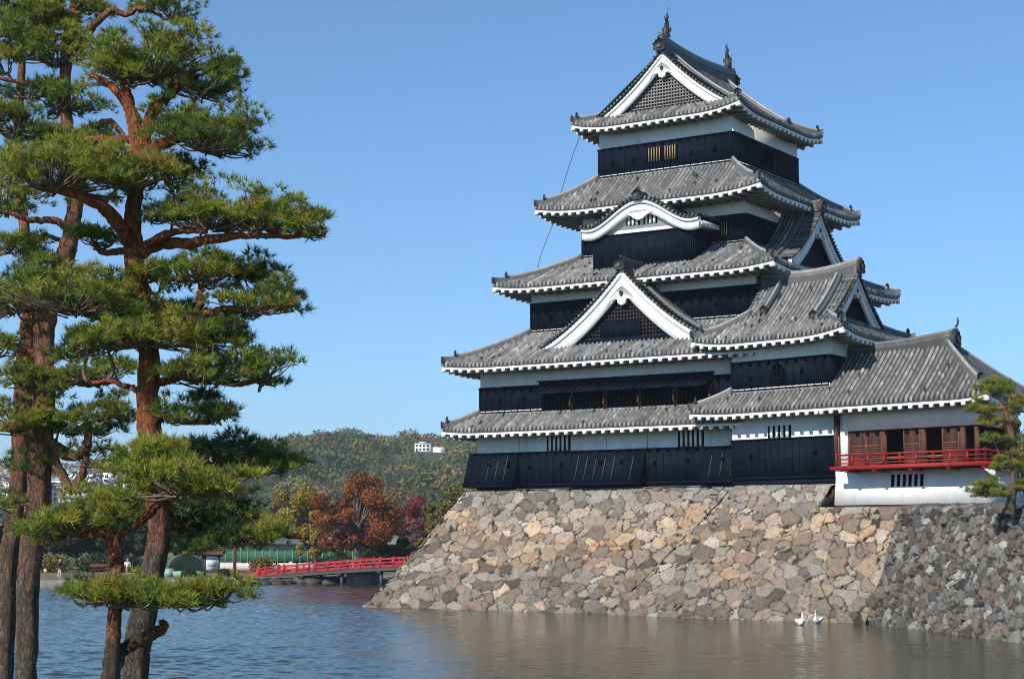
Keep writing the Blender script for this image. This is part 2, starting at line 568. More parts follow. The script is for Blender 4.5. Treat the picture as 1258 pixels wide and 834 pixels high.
def gable_front(part, pm, W, zfoot, zapex, y0, kk, lattice, k_win=False, vt=1.0, verge=True, y_ridge=None, ornament=1.0, xmax=None):
    """bargeboards, pendant, lattice wall, verge tiles of a gable in the plane y=y0 (facing -y), centre x=0"""
    g = lambda x: zapex - (zapex - zfoot) * ((1 + kk) * (abs(x) / W) - kk * (abs(x) / W) ** 2)
    X = np.linspace(0, W, 22)
    Z = np.array([g(x) for x in X])
    # the slope makes a vertical thickness vt look thinner near the apex
    bb = MB()
    for sg in (-1, 1):
        for (a, b, ya, yb) in ((0.0, .30, y0 - .20, y0 + .05), (.335, 1.0, y0 - .13, y0 + .05)):
            n = len(X)
            rows = []
            for (zz, yy) in ((a, yb), (a, ya), (b, ya), (b, yb)):
                dz = zz * vt * (1.12 - .12 * X / W)
                rows.append(np.stack([sg * X, np.full(n, yy), Z - dz], -1))
            rows.append(rows[0])
            bb.add(np.concatenate(rows), grid_faces(5, n), .5)
            m = bb.n
            bb.Fc.append(([[m - 5 * n + r * n + n - 1 for r in range(4)]], np.array([.5]), 0))
    bb.build('bargeboard', PLAS, part, pm)
    # pendant (gegyo)
    pd = MB()
    s = ornament
    zc = zapex - vt * 1.18
    poly = [(0, -.95), (-.30, -.80), (-.36, -.52), (-.62, -.50), (-.95, -.62), (-1.15, -.92), (-1.0, -.50), (-.72, -.12), (-.42, .16), (0, .40), (.42, .16), (.72, -.12), (1.0, -.50), (1.15, -.92), (.95, -.62), (.62, -.50), (.36, -.52), (.30, -.80)]
    f = lambda y: (lambda a, b: np.array([a * s, y, zc + b * s]))
    pd.prism(poly, f(y0 - .18), f(y0 + .02))
    p = pd.build('gable_pendant', PLAS, part, pm)
    bs = MB()
    hx = [(math.cos(t) * .16, -.12 + math.sin(t) * .2) for t in np.linspace(0, 2 * math.pi, 8, endpoint=False)]
    bs.prism(hx, f(y0 - .24), f(y0 - .15))
    bs.build('pendant_boss', M['metal'], part, pm)
    # gable wall with lattice
    inner = lambda x: g(x) - vt * (1.12 - .12 * abs(x) / W) + .08
    zb = zfoot - .25
    gw = MB()
    xs = np.linspace(-W, W, 41)
    top = np.array([max(zb, inner(x)) for x in xs])
    n = len(xs)
    gw.add(np.concatenate([np.stack([xs, np.full(n, y0 + .32), np.full(n, zb)], -1), np.stack([xs, np.full(n, y0 + .32), top], -1)]), grid_faces(2, n), .3)
    gw.build('gable_wall', M['lacquer'] if lattice is None else M['dark'], part, pm)
    if lattice is not None:
        lb = MB()
        step, bw = (.20, .068) if lattice == 'light' else (.21, .05)
        zl = zfoot + .42
        def span(zv):
            ok = [x for x in np.linspace(0, W, 200) if inner(x) > zv]
            return max(ok) if ok else 0
        zv = zl
        while zv < inner(0):
            a = span(zv + .05)
            if a > .15: lb.box(-a, a, y0 + .17, y0 + .21, zv, zv + bw)
            zv += step
        xv = -W
        while xv < W:
            tz = inner(xv)
            if tz > zl + .1: lb.box(xv, xv + bw, y0 + .214, y0 + .25, zl, tz)
            xv += step
        lb.build('gable_lattice', M['lattice'] if lattice == 'light' else M['darklattice'], part, pm)
        sb = MB()
        a = span(zl) + .5
        sb.hexa([(-a, y0 + .08, zb), (a, y0 + .08, zb), (-a, y0 + .3, zb), (a, y0 + .3, zb), (-span(zl) - .05, y0 + .08, zl), (span(zl) + .05, y0 + .08, zl), (-span(zl) - .05, y0 + .3, zl), (span(zl) + .05, y0 + .3, zl)])
        if k_win:
            sb.box(-1.55, 1.05, y0 + .12, y0 + .165, zl, zl + .95)
            for q in np.linspace(-1.5, 1.0, 13): sb.box(q, q + .06, y0 + .09, y0 + .12, zl, zl + .95)
        sb.build('gable_sill', M['lacquer'], part, pm)
    if verge:
        vb = MB()
        n = 26
        XX = np.linspace(.12, W + .1, n)
        ZZ = np.array([g(min(x, W)) - max(0, x - W) * .3 for x in XX]) + .02
        for sg in (-1, 1):
            # under-strip and the short crosswise tiles on it
            P = np.stack([sg * XX, np.full(n, y0 + .10), ZZ], -1)
            V = []
            for dy, dz in ((-.40, .0), (-.40, .09), (.50, .12), (.50, .0)):
                V.append(P + np.array([0, dy, dz]))
            vb.add(np.concatenate(V), grid_faces(4, n), .25)
            s_ = np.concatenate([[0], np.cumsum(np.hypot(np.diff(XX), np.diff(ZZ)))])
            for q in np.arange(.15, s_[-1], .27):
                x = np.interp(q, s_, XX); z = np.interp(q, s_, ZZ)
                tube(vb, [(sg * x, y0 - .36, z + .10), (sg * x, y0 + .62, z + .13)], .085, 6, float(rng.uniform(.35, .8)))
            P4 = np.stack([sg * XX, np.full(n, y0 + .78), ZZ + .12], -1)
            sweep(vb, P4, .24, .30, .15, .5)
        vb.build('verge_tiles', TILE, part, pm)
    return g

def gable_dormer(name, parent, pm, W, zfoot, zapex, y0, y1, kk=.45, lattice='dark', **kw):
    """triangular gable whose roof runs back from the plane y0 to y1"""
    zr = zapex + .12
    g = lambda x: zr - (zr - zfoot - .1) * ((1 + kk) * (abs(x) / W) - kk * (abs(x) / W) ** 2)
    mb = MB()
    Wo = W + .25
    for sg in (-1, 1):
        def surf(c, t):
            x = Wo * (1 - t)
            r = x / W
            return sg * x, c + 0 * t, zr - (zr - zfoot - .1) * ((1 + kk) * r - kk * r * r)
        tile_panel(mb, y0 + .4, y1, surf, math.hypot(W, zr - zfoot))
    part = mb.build(name, TILE, parent, pm)
    gable_front(part, pm, W, zfoot, zapex, y0, kk, lattice, **kw)
    rb = MB()
    n = 12
    Y = np.linspace(y0 - .30, y1, n)
    P = np.stack([np.zeros(n), Y, np.full(n, zr + .03) + .10 * ((Y - Y.mean()) / (Y[-1] - Y.mean())) ** 2], -1)
    sweep(rb, P, .36, .46, .2, .4)
    P[:, 2] += .42
    sweep(rb, P, .2, .13, .03, .6)
    rb.build('ridge', TILE, part, pm)
    ob = MB()
    onigawara(ob, (0, y0 - .38, zr - .05), (0, -1), .95, .3)
    ob.build('ridge_end_tile', TILE, part, pm)
    return part

def irimoya(parent, pm, E, qe0, qe1, qg0, qg1, zf, zap, lift, kk, ends, vt=.85, ridge_h=.7, orn=.9, Lc=3.0, rafter_rise=.12, o_wall=1.25):
    """hip-and-gable roof: ridge along q (2nd coordinate) at p=0, eaves at p=+-E and q=qe0/qe1, gable planes at qg0/qg1"""
    z0 = zf + .36
    prof = lambda r: (1 - kk) * r + kk * r * r
    cl = corner_curve(lift, 1.0)
    def zz(e, dc):
        return z0 + (zap - z0) * prof(np.clip(e / E, 0, 1)) + cl(dc / Lc) * np.clip(1 - e / 2.5, 0, 1) ** 1.3
    mb, me, mr = MB(), MB(), MB()
    for sg in (-1, 1):
        def surf(c, t):
            e = E * t
            dc = np.minimum(c - qe0, qe1 - c)
            return sg * (E - e), c + 0 * t, zz(e, dc)
        def tmax(c):
            d = np.minimum(c - qe0, qe1 - c)
            return np.where((c > qg0 - .22) & (c < qg1 + .22), 1.0, d / E)
        tile_panel(mb, qe0, qe1, surf, math.hypot(E, zap - z0), tmax)
        eave_strip(me, mr, qe0, qe1, lambda c: surf(c, np.zeros(np.shape(c))), (-sg, 0), o_wall, rafter_rise)
    for qe, qg, sg in ((qe0, qg0, 1), (qe1, qg1, -1)):
        D = abs(qg - qe) + .45
        def surf(c, t):
            e = D * t
            return c + 0 * t, qe + sg * e, zz(e, E - np.abs(c))
        tile_panel(mb, -E, E, surf, D * 1.2, lambda c: (E - np.abs(c)) / D)
        eave_strip(me, mr, -E, E, lambda c: surf(c, np.zeros(np.shape(c))), (0, sg), o_wall, rafter_rise)
    roof = mb.build('roof', TILE, parent, pm)
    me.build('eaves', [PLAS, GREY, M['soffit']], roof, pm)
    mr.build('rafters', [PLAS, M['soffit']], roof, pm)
    # corner hips
    for sq, qe, qg in ((1, qe0, qg0), (-1, qe1, qg1)):
        for sp in (-1, 1):
            e = np.linspace(0, abs(qg - qe) + .1, 12)
            P = np.stack([sp * (E - e), qe + sq * e, zz(e, e) + .05], -1)
            P[0, 2] += .12; P[1, 2] += .04
            hb = MB()
            sweep(hb, P, .30, .26, .12, .55)
            P3 = P[2:].copy(); P3[:, 2] += .22
            sweep(hb, P3, .17, .12, .05, .9)
            onigawara(hb, P3[0], (sp, -sq), .5, .3)
            hb.build('hip_ridge', TILE, roof, pm)
    # ridges running down the main slopes beside the gables
    for qg, sq in ((qg0, 1), (qg1, -1)):
        for sp in (-1, 1):
            x = np.linspace(.2, E - abs(qg - (qe0 if sq > 0 else qe1)) * 1.02, 14)
            P = np.stack([sp * x, np.full(14, qg + sq * 1.05), zz(E - x, np.full(14, 9.0)) + .05], -1)
            db = MB()
            sweep(db, P, .28, .26, .12, .58)
            P2 = P.copy(); P2[:, 2] += .27
            sweep(db, P2, .16, .11, .03, .9)
            onigawara(db, P[-1] + np.array([sp * .1, 0, .02]), (sp, 0), .62, .22)
            db.build('descending_ridge', TILE, roof, pm)
    rb = MB()
    n = 20
    Q = np.linspace(qg0 - .35, qg1 + .35, n)
    sag = .42 * ((Q - (qg0 + qg1) / 2) / ((qg1 - qg0) / 2 + .35)) ** 2
    P = np.stack([np.zeros(n), Q, zap - .08 + sag * .8], -1)
    sweep(rb, P, .50, ridge_h * .55, .35, .42)
    P2 = P.copy(); P2[:, 2] += ridge_h * .5
    sweep(rb, P2, .40, ridge_h * .35, .05, .62)
    P3 = P.copy(); P3[:, 2] += ridge_h * .82
    sweep(rb, P3, .26, .17, .03, .85)
    rb.build('ridge', TILE, roof, pm)
    for sq, qg, nm in ((-1, qg0, 'gable'), (1, qg1, 'gable')):
        pmg = (lambda V, sq=sq: pm(np.stack([V[:, 0] * -sq, V[:, 1] * -sq, V[:, 2]], -1)))
        y0 = qg if sq < 0 else -qg
        e_g = abs(qg - (qe0 if sq < 0 else qe1))
        Wg = E - e_g + .15
        part = MB()
        part.box(-.2, .2, y0 + .1, y0 + .5, zap - .6, zap - .2)
        gp = part.build('gable', TILE, parent, pmg)
        zft = float(zz(np.array([e_g]), np.array([9.0]))[0]) - .18
        # match the bargeboard curve to the roof profile
        gable_front(gp, pmg, Wg, zft, zap - .02, y0, kk * .9, ends, vt=vt, ornament=orn)
        ob = MB()
        onigawara(ob, (0, y0 - .42, zap + .12), (0, -1), 1.0, .25)
        ob.build('ridge_end_tile', TILE, gp, pmg)
    return roof

def wainscot(mb, x0, x1, y, z0, z1, step=.46, out=-1, flare=0.0, th=.07):
    """black boards with battens on a wall plane y (facing -y)"""
    yo = y + out * th
    mb.hexa([(x0, yo + out * flare, z0), (x1, yo + out * flare, z0), (x0, y, z0), (x1, y, z0), (x0, yo, z1), (x1, yo, z1), (x0, y, z1), (x1, y, z1)])
    n = max(1, int(round((x1 - x0) / step)))
    for i in range(n + 1):
        c = x0 + (x1 - x0) * i / n
        a, b = c - .03, c + .03
        if i == 0: a, b = x0 - .004, x0 + .06
        if i == n: a, b = x1 - .06, x1 + .004
        y2, y3 = yo + out * .035, yo - out * .01
        mb.hexa([(a, y2 + out * flare, z0 + .0), (b, y2 + out * flare, z0 + .0), (a, y3 + out * flare, z0), (b, y3 + out * flare, z0), (a, y2, z1 - .02), (b, y2, z1 - .02), (a, y3, z1 - .02), (b, y3, z1 - .02)])
    # cap rail, middle rail and sill
    mb.box(x0 - .03, x1 + .03, yo + out * .07, y, z1, z1 + .07)
    zm = z0 + (z1 - z0) * .5
    ym = yo + out * flare * .5
    mb.box(x0, x1, ym + out * .022, ym - out * .01, zm - .02, zm + .02)
    mb.box(x0 - .01, x1 + .01, yo + out * (flare + .05), yo + out * flare - out * .02, z0 + .02, z0 + .12)

def rotpm(pm, side):
    """maps a wall built facing -y onto the other sides of the same building"""
    if side == 'f': return pm
    if side == 'r': return lambda V: pm(np.stack([-V[:, 1], V[:, 0], V[:, 2]], -1))
    if side == 'l': return lambda V: pm(np.stack([V[:, 1], -V[:, 0], V[:, 2]], -1))
    return lambda V: pm(np.stack([-V[:, 0], -V[:, 1], V[:, 2]], -1))

def storey(parent, pm, x0, x1, y0, y1, zb, zs, zt, sides='frlb', holes=()):
    """white plaster storey with black boards on its lower part"""
    wb = MB()
    wb.box(x0, x1, y0, y1, zb + .01, zt)
    wall = wb.build('wall', PLAS, parent, pm)
    wb = MB()
    wb.box(x0 + .02, x1 - .02, y0 + .02, y1 - .02, zb - .4, zb + .01)
    wb.build('ground_sill', M['lacquer'], wall, pm)
    for s in sides:
        mb = MB()
        if s == 'f': a, b, y = x0, x1, y0
        elif s == 'b': a, b, y = -x1, -x0, -y1
        elif s == 'r': a, b, y = y0, y1, -x1
        else: a, b, y = -y1, -y0, x0
        wainscot(mb, a + .0, b - .0, y, zb, zs)
        mb.build('board_cladding', M['lacquer'], wall, rotpm(pm, s))
    if holes:
        for (c, z) in holes:
            hb = MB()
            hb.box(c - .11, c + .11, y0 - .118, y0 - .06, z - .15, z + .15)
            hb.build('loophole', M['dark'], wall, pm)
    return wall

def barred_window(parent, pm, x0, x1, y, z0, z1, bars, bar_mat, bw=.17, frame=None):
    wb = MB()
    wb.box(x0, x1, y - .012, y + .12, z0, z1)
    win = wb.build('window', M['dark'], parent, pm)
    bb = MB()
    n = bars
    gap = (x1 - x0 - n * bw) / (n + 1) if n else 0
    for i in range(n):
        a = x0 + gap * (i + 1) + bw * i
        bb.box(a, a + bw, y - .05, y - .012 - .001, z0, z1)
    bb.build('window_bars', bar_mat, win, pm)
    return win

def onX(pm):
    return pm
# ------------------------------------------------------------------ the keep (plan axes turned against the camera)
TH = R(33.64)
KX, KY = 11.81, 108.0
ID = lambda V: V
LACQ = M['lacquer']

def kw(x, y, z=0.0):
    """keep plan coordinates to world"""
    return np.array([KX + x * math.cos(TH) + y * math.sin(TH), KY - x * math.sin(TH) + y * math.cos(TH), z])

keep = thing('great_keep', 'tall black and white six storey castle keep with stacked grey tiled roofs', 'castle keep', (KX, KY, 0), -TH)

storey(keep, ID, -10.04, 10.04, -10.04, 10.04, 7.05, 9.0, 10.3, holes=[(-6.2, 8.2), (-4.0, 8.25), (2.2, 8.2), (4.3, 8.3)])
storey(keep, ID, -9.9, 9.9, -9.9, 9.9, 11.42, 12.95, 14.2, holes=[(-8.4, 12.2), (-6.7, 12.25)])
w3 = storey(keep, ID, -7.66, 7.66, -7.66, 7.66, 16.43, 18.18, 19.2, holes=[(-6.2, 17.3), (-4.0, 17.3), (5.0, 17.3)])
w4 = storey(keep, ID, -5.58, 5.58, -5.0, 5.0, 21.2, 22.85, 24.2)
w6 = storey(keep, ID, -4.6, 4.6, -4.6, 4.6, 26.16, 27.95, 29.3, holes=[(-3.6, 27.0), (-2.1, 27.05), (1.9, 27.0), (3.5, 27.05)])

skirt(keep, ID, (-11.6, 11.6, -11.6, 11.6), (-9.9, 9.9, -9.9, 9.9), 10.05, 11.42, lift=.16, Lc=1.6)
skirt(keep, ID, (-11.6, 11.6, -11.6, 11.6), (-7.66, 7.66, -7.66, 7.66), 13.92, 16.42, lift=.20, Lc=.9)
skirt(keep, ID, (-9.4, 9.4, -9.4, 9.4), (-5.58, 5.58, -5.0, 5.0), 18.80, 21.18, lift=.26, Lc=.9)
skirt(keep, ID, (-7.69, 7.69, -7.3, 7.3), (-4.6, 4.6, -4.6, 4.6), 23.66, 26.16, lift=.34, Lc=1.2)
irimoya(keep, ID, 5.8, -6.0, 6.0, -4.65, 4.65, 28.90, 33.55, .42, .36, 'light', vt=.80, ridge_h=.9, orn=.72)

# fish ornaments on the top ridge
for q, sg in ((-4.15, 1), (4.15, -1)):
    fb = MB()
    zb = 34.55
    body = [(0, q, zb), (0, q - sg * .10, zb + .30), (0, q - sg * .05, zb + .62), (0, q + sg * .10, zb + .92), (0, q + sg * .12, zb + 1.18)]
    tube(fb, smoothline(body, 5), np.interp(np.linspace(0, 1, 21), [0, .25, .6, .85, 1], [.27, .24, .16, .09, .05]), 8, .3)
    for s in (-1, 1):
        fb.prism([(0, 0), (.34, .18), (.28, .42), (.06, .25)], lambda a, b, s=s: np.array([s * (a * .6 + .12), q - sg * .02, zb + .25 + b]), lambda a, b, s=s: np.array([s * (a * .6 + .12), q + sg * .05, zb + .25 + b]), .3)
    for a0, a1 in (((-.05, 1.1), (.34, 1.42)), ((.05, 1.12), (.06, 1.60)), ((0, 1.0), (-.30, 1.36))):
        fb.prism([(a0[0] - .07, a0[1]), (a0[0] + .07, a0[1]), (a1[0], a1[1])], lambda a, b: np.array([-.035, q + sg * a, zb + b]), lambda a, b: np.array([.035, q + sg * a, zb + b]), .3)
    for kf in range(5):
        fb.prism([(0, .0), (.17, .05), (.02, .16)], lambda a, b: np.array([-.03, q - sg * (a + .17 - .02 * kf), zb + .12 + kf * .17 + b]), lambda a, b: np.array([.03, q - sg * (a + .17 - .02 * kf), zb + .12 + kf * .17 + b]), .3)
    if sg > 0:
        tube(fb, [(0, q + .2, zb + .2), (0, q + .2, zb + 2.0)], .022, 5, .2)
    fb.build('fish_ornament', TILE, keep)

# big triangular gable on the front of the second roof
gable_dormer('front_gable', keep, ID, 5.55, 15.12, 19.46, -9.75, -6.4, kk=.42, lattice='dark', k_win=True, vt=1.12, ornament=.82)
# gable on the east side of the third roof
pmE = lambda V: np.stack([-V[:, 1], V[:, 0], V[:, 2]], -1)
gable_dormer('side_gable', keep, pmE, 4.2, 20.15, 23.5, -7.9, -4.2, kk=.42, lattice=None, vt=.9, ornament=.6)

# bay with undulating gable on the fourth storey
bay = MB(); bay.box(-3.3, 3.3, -7.45, -4.95, 19.6, 22.2)
bay.prism([(-3.3, 22.2), (3.3, 22.2)] + [(x, 22.0 + 1.5 * .5 * (1 + math.cos(math.pi * min(1, abs(x) / 3.63)))) for x in np.linspace(3.29, -3.29, 15)], lambda a, b: np.array([a, -7.449, b]), lambda a, b: np.array([a, -5.0, b]))
bw = bay.build('bay', PLAS, keep)
bc = MB(); wainscot(bc, -3.3, 3.3, -7.45, 20.0, 21.92, .62)
bc.build('board_cladding', LACQ, bw)
bc = MB(); wainscot(bc, -7.45, -5.0, -3.3, 20.0, 21.92, .62)
bc.build('board_cladding', LACQ, bw, rotpm(ID, 'r'))
barred_window(bw, ID, -1.05, -.12, -7.45, 22.42, 22.98, 3, PLAS, .15)
barred_window(bw, ID, .12, 1.05, -7.45, 22.42, 22.98, 3, PLAS, .15)
KW = 3.95
def kz(x):
    r = np.abs(x) / KW
    return 22.38 + 1.50 * np.where(r < .92, .5 * (1 + np.cos(np.pi * np.clip(r / .92, 0, 1))), 0) + .10 * np.clip((r - .7) / .3, 0, 1) ** 2
kr = MB()
n = 60
XS = np.linspace(-KW, KW, n)
p_ = PITCH_T
ncol = int(3.9 / p_)
C = []
Hs = []
for i in range(ncol):
    for fr, h in zip((0, .1, .24, .38, .48), (0, .062, .088, .062, 0)):
        C.append(-7.95 + (i + fr) * p_); Hs.append(h)
C = np.array(C); Hs = np.array(Hs)
nrow = 34
VX = np.linspace(-KW - .12, KW + .12, nrow)
rowsV, tn = [], []
for j in range(nrow):
    st = .02 * (j % 2)
    rowsV.append(np.stack([np.full(len(C), VX[j]), C, kz(np.clip(VX[j], -KW, KW)) + .10 + Hs + st], -1))
tone = rng.beta(2, 2.6, (nrow - 1, len(C) - 1)) * .7 + .1
kr.add(np.concatenate(rowsV), grid_faces(nrow, len(C)), tone.reshape(-1))
# edge tiles seen end-on from the front
for xx in np.arange(-KW + .1, KW, .26):
    tube(kr, [(xx, -8.08, kz(xx) + .17), (xx, -7.3, kz(xx) + .2)], .088, 6, float(rng.uniform(.3, .8)))
kr.add(np.concatenate([np.stack([XS, np.full(n, yy), kz(XS) + dz], -1) for yy, dz in ((-7.98, .0), (-7.98, .15), (-7.4, .16))]), grid_faces(3, n), .25)
kroof = kr.build('undulating_gable', TILE, keep)
kf = MB()
for (a, b, ya, yb) in ((0.0, .24, -7.90, -7.55), (.275, .80, -7.80, -7.50)):
    rows = [np.stack([XS, np.full(n, yy), kz(XS) - zz * (1.0 - .18 * np.abs(XS) / KW)], -1) for zz, yy in ((a, yb), (a, ya), (b, ya), (b, yb), (a, yb))]
    kf.add(np.concatenate(rows), grid_faces(5, n))
    for e in (0, n - 1):
        kf.Fc.append(([[kf.n - 5 * n + r * n + e for r in range(4)]], np.array([.5]), 0))
kf.prism([(0, -.34), (-.26, -.26), (-.55, -.05), (-.9, .06), (-.5, .22), (.5, .22), (.9, .06), (.55, -.05), (.26, -.26)], lambda a, b: np.array([a, -7.86, 23.0 + b]), lambda a, b: np.array([a, -7.7, 23.0 + b]))
# side eaves of the bay roof
for sx in (-1, 1):
    x1_, x2_ = sx * KW, sx * (KW - .65)
    kf.hexa([(min(x1_, x2_), -7.78, 22.08), (max(x1_, x2_), -7.78, 22.08), (min(x1_, x2_), -4.9, 22.08), (max(x1_, x2_), -4.9, 22.08), (min(x1_, x2_), -7.78, 22.32), (max(x1_, x2_), -7.78, 22.32), (min(x1_, x2_), -4.9, 22.32), (max(x1_, x2_), -4.9, 22.32)])
    for yy in np.arange(-7.6, -5, .5):
        kf.box(sx * (KW + .06) - .06, sx * (KW + .06) + .04, yy, yy + .2, 22.0, 22.16)
kf.build('bargeboard', PLAS, kroof)
ob = MB()
onigawara(ob, (0, -8.05, 23.95), (0, -1), .8, .3)
ob.build('ridge_end_tile', TILE, kroof)
rb = MB(); sweep(rb, [(0, -7.9, 24.02), (0, -6.5, 24.05), (0, -4.8, 24.1)], .3, .4, .2, .45); rb.build('ridge', TILE, kroof)

# stone-dropping boxes flaring out over the base
for (a, b, fl) in ((-10.12, -7.0, .72), (-3.25, 1.6, .80), (5.3, 8.6, .78)):
    sb = MB()
    wainscot(sb, a, b, -10.115, 7.0, 8.98, .62, flare=fl)
    dz = sb.build('stone_drop_box', LACQ, keep)
    gb = MB()
    n = max(1, int(round((b - a) / .62)))
    for i in range(1, n):
        if rng.random() < .85:
            c = a + (b - a) * i / n
            l0 = rng.uniform(7.15, 7.4); l1 = rng.uniform(8.5, 8.8)
            f = lambda z: -10.115 - .07 - .045 - fl * (8.98 - z) / 1.98
            gb.hexa([(c - .028, f(l0) - .004, l0), (c + .0, f(l0) - .004, l0), (c - .028, f(l0) + .02, l0), (c, f(l0) + .02, l0), (c - .028, f(l1) - .004, l1), (c, f(l1) - .004, l1), (c - .028, f(l1) + .02, l1), (c, f(l1) + .02, l1)])
    gb.build('metal_strip', M['copper'], dz)
    for c in ((a + b) / 2 - .3, (a + b) / 2 + 1.1):
        hb = MB()
        if c < b - .3:
            y = -10.115 - .07 - fl * .36
            hb.box(c - .11, c + .11, y - .06, y + .06, 8.1, 8.42)
        hb.build('loophole', M['dark'], dz)
# left flank of the corner box
sb = MB(); wainscot(sb, 7.0, 10.6, -10.115, 7.0, 8.98, .62, flare=.5)
sb.build('stone_drop_box', LACQ, keep, rotpm(ID, 'l'))

barred_window(keep, ID, -5.04, -3.41, -10.04, 9.08, 10.0, 5, PLAS, .15)
barred_window(keep, ID, 3.66, 5.29, -10.04, 9.08, 10.0, 5, PLAS, .15)
for c in (-7.0, -1.0, 1.7):
    pj = MB(); pj.box(c - .015, c + .015, -10.052, -10.0, 9.07, 10.2); pj.build('wall_joint', GREY, keep)
for a, b in ((-3.3, 1.6), (5.35, 6.9)):
    pj = MB(); pj.box(a, b, -10.19, -10.0, 9.052, 9.15); pj.build('plaster_ledge', PLAS, keep)

# wide shuttered opening of the second storey
ow = MB(); ow.box(-5.4, 5.75, -10.05, -9.7, 11.5, 12.62)
opn = ow.build('window', M['dark'], keep)
lin = MB()
lin.box(-5.55, 5.85, -10.12, -9.9, 12.66, 13.14)
lin.box(-5.62, 5.92, -10.2, -9.9, 13.14, 13.22)
lin.build('lintel', LACQ, opn)
bars = MB()
for x in np.arange(-5.3, 5.7, .27): bars.box(x, x + .09, -10.075, -10.055, 11.5, 12.65)
bars.build('window_bars', LACQ, opn)
for i in range(5):
    a, b = -5.5 + i * 2.27, -5.5 + (i + 1) * 2.27 - .05
    fl = MB()
    fl.hexa([(a, -10.95, 12.42), (b, -10.95, 12.42), (a, -10.93, 12.36), (b, -10.93, 12.36), (a, -10.13, 12.86), (b, -10.13, 12.86), (a, -10.13, 12.78), (b, -10.13, 12.78)])
    for c in np.linspace(a + .05, b - .05, 6):
        fl.hexa([(c - .03, -10.99, 12.45), (c + .03, -10.99, 12.45), (c - .03, -10.96, 12.40), (c + .03, -10.96, 12.40), (c - .03, -10.15, 12.91), (c + .03, -10.15, 12.91), (c - .03, -10.15, 12.85), (c + .03, -10.15, 12.85)])
    fl.build('shutter', LACQ, keep)
    pr = MB()
    c = b + .02
    pr.prism([(-10.1, 11.35), (-10.42, 11.75), (-10.30, 12.2), (-10.1, 12.55)], lambda y, z: np.array([c - .06, y, z]), lambda y, z: np.array([c + .06, y, z]))
    pr.build('shutter_bracket', M['brown'], keep)

# top storey windows
for a, b in ((-1.15, -.10), (.0, .95)):
    w = barred_window(w6, ID, a, b, -4.712, 26.80, 27.66, 5, M['palewood'], .06)
for a, b in ((-.62, .05), (.16, .85)):
    w = barred_window(w6, rotpm(ID, 'r'), a, b, -4.712, 26.75, 27.75, 0, M['darklattice'])
barred_window(w4, ID, 3.95, 4.55, -5.112, 21.7, 22.6, 3, M['palewood'], .04)

# lightning conductor cable hanging off the west corners
cb = MB()
tube(cb, smoothline([(-5.5, -5.3, 29.0), (-6.1, -5.5, 27.4), (-6.9, -5.9, 24.5), (-6.9, -6.2, 23.6), (-7.6, -6.6, 21.5), (-7.7, -7.0, 20.2)], 6), .022, 5)
cb.build('conductor_cable', M['metal'], keep)

# ------------------------------------------------------------------ corner turret and moon viewing pavilion
AL = R(12.5)
TO = kw(7.69, -11.4)
sA, cA = math.sin(AL), math.cos(AL)
PM = lambda V: np.stack([V[:, 0] - V[:, 1] * sA, V[:, 1] * cA, V[:, 2]], -1)      # skewed plan
def tw(s, t, z=0.0):
    l = PM(np.array([[s, t, z]], float))[0]
    a = TH + AL
    return np.array([TO[0] + l[0] * math.cos(a) + l[1] * math.sin(a), TO[1] - l[0] * math.sin(a) + l[1] * math.cos(a), z])

tur = thing('corner_turret', 'two storey black and white corner turret joining the keep on its right', 'turret', (TO[0], TO[1], 0), -(TH + AL))
lw = storey(tur, PM, 0, 6.7, 0, 8, 7.12, 9.2, 10.6, sides='fl', holes=[(5.5, 8.45), (1.3, 8.3)])
uw = storey(tur, PM, -.12, 6.31, .3, 7.7, 11.84, 13.42, 14.7, sides='frl', holes=[(1.2, 12.52), (4.6, 12.75)])
barred_window(lw, PM, 2.42, 3.95, 0, 9.28, 9.92, 4, PLAS, .19)
# arched window
aw = MB()
ap = [(-.52, 0), (-.50, .35), (-.44, .68), (-.30, .95), (0, 1.10), (.30, .95), (.44, .68), (.50, .35), (.52, 0)]
aw.prism(ap, lambda a, b: np.array([3.02 + a, .15, 12.16 + b]), lambda a, b: np.array([3.02 + a, .3, 12.16 + b]))
aw_o = aw.build('arched_window', M['dark'], uw, PM)
ab = MB()
for x in (-.3, 0, .3): ab.box(3.02 + x - .025, 3.02 + x + .025, .12, .145, 12.16, 13.2 if x == 0 else 13.05)
for z in (12.45, 12.8): ab.box(2.54, 3.5, .10, .119, z, z + .04)
ab.build('window_bars', LACQ, aw_o, PM)

# lower skirt roof of the turret (front and left), butting against the pavilion roof on the right
skirt(tur, PM, (-2.27, 6.36, -1.3, 9.3), (-.12, 6.36, .3, 7.7), 10.43, 11.84, lift=.14, sides='fl', Lc=1.4)
# upper hip-and-gable roof, ridge along the front
pmT = lambda V: PM(np.stack([V[:, 1], V[:, 0] + 4.0, V[:, 2]], -1))
irimoya(tur, pmT, 5.0, -2.28, 7.87, .35, 6.28, 14.20, 18.15, .34, .34, None, vt=.72, ridge_h=.62, orn=.5, Lc=3.2, o_wall=1.3)

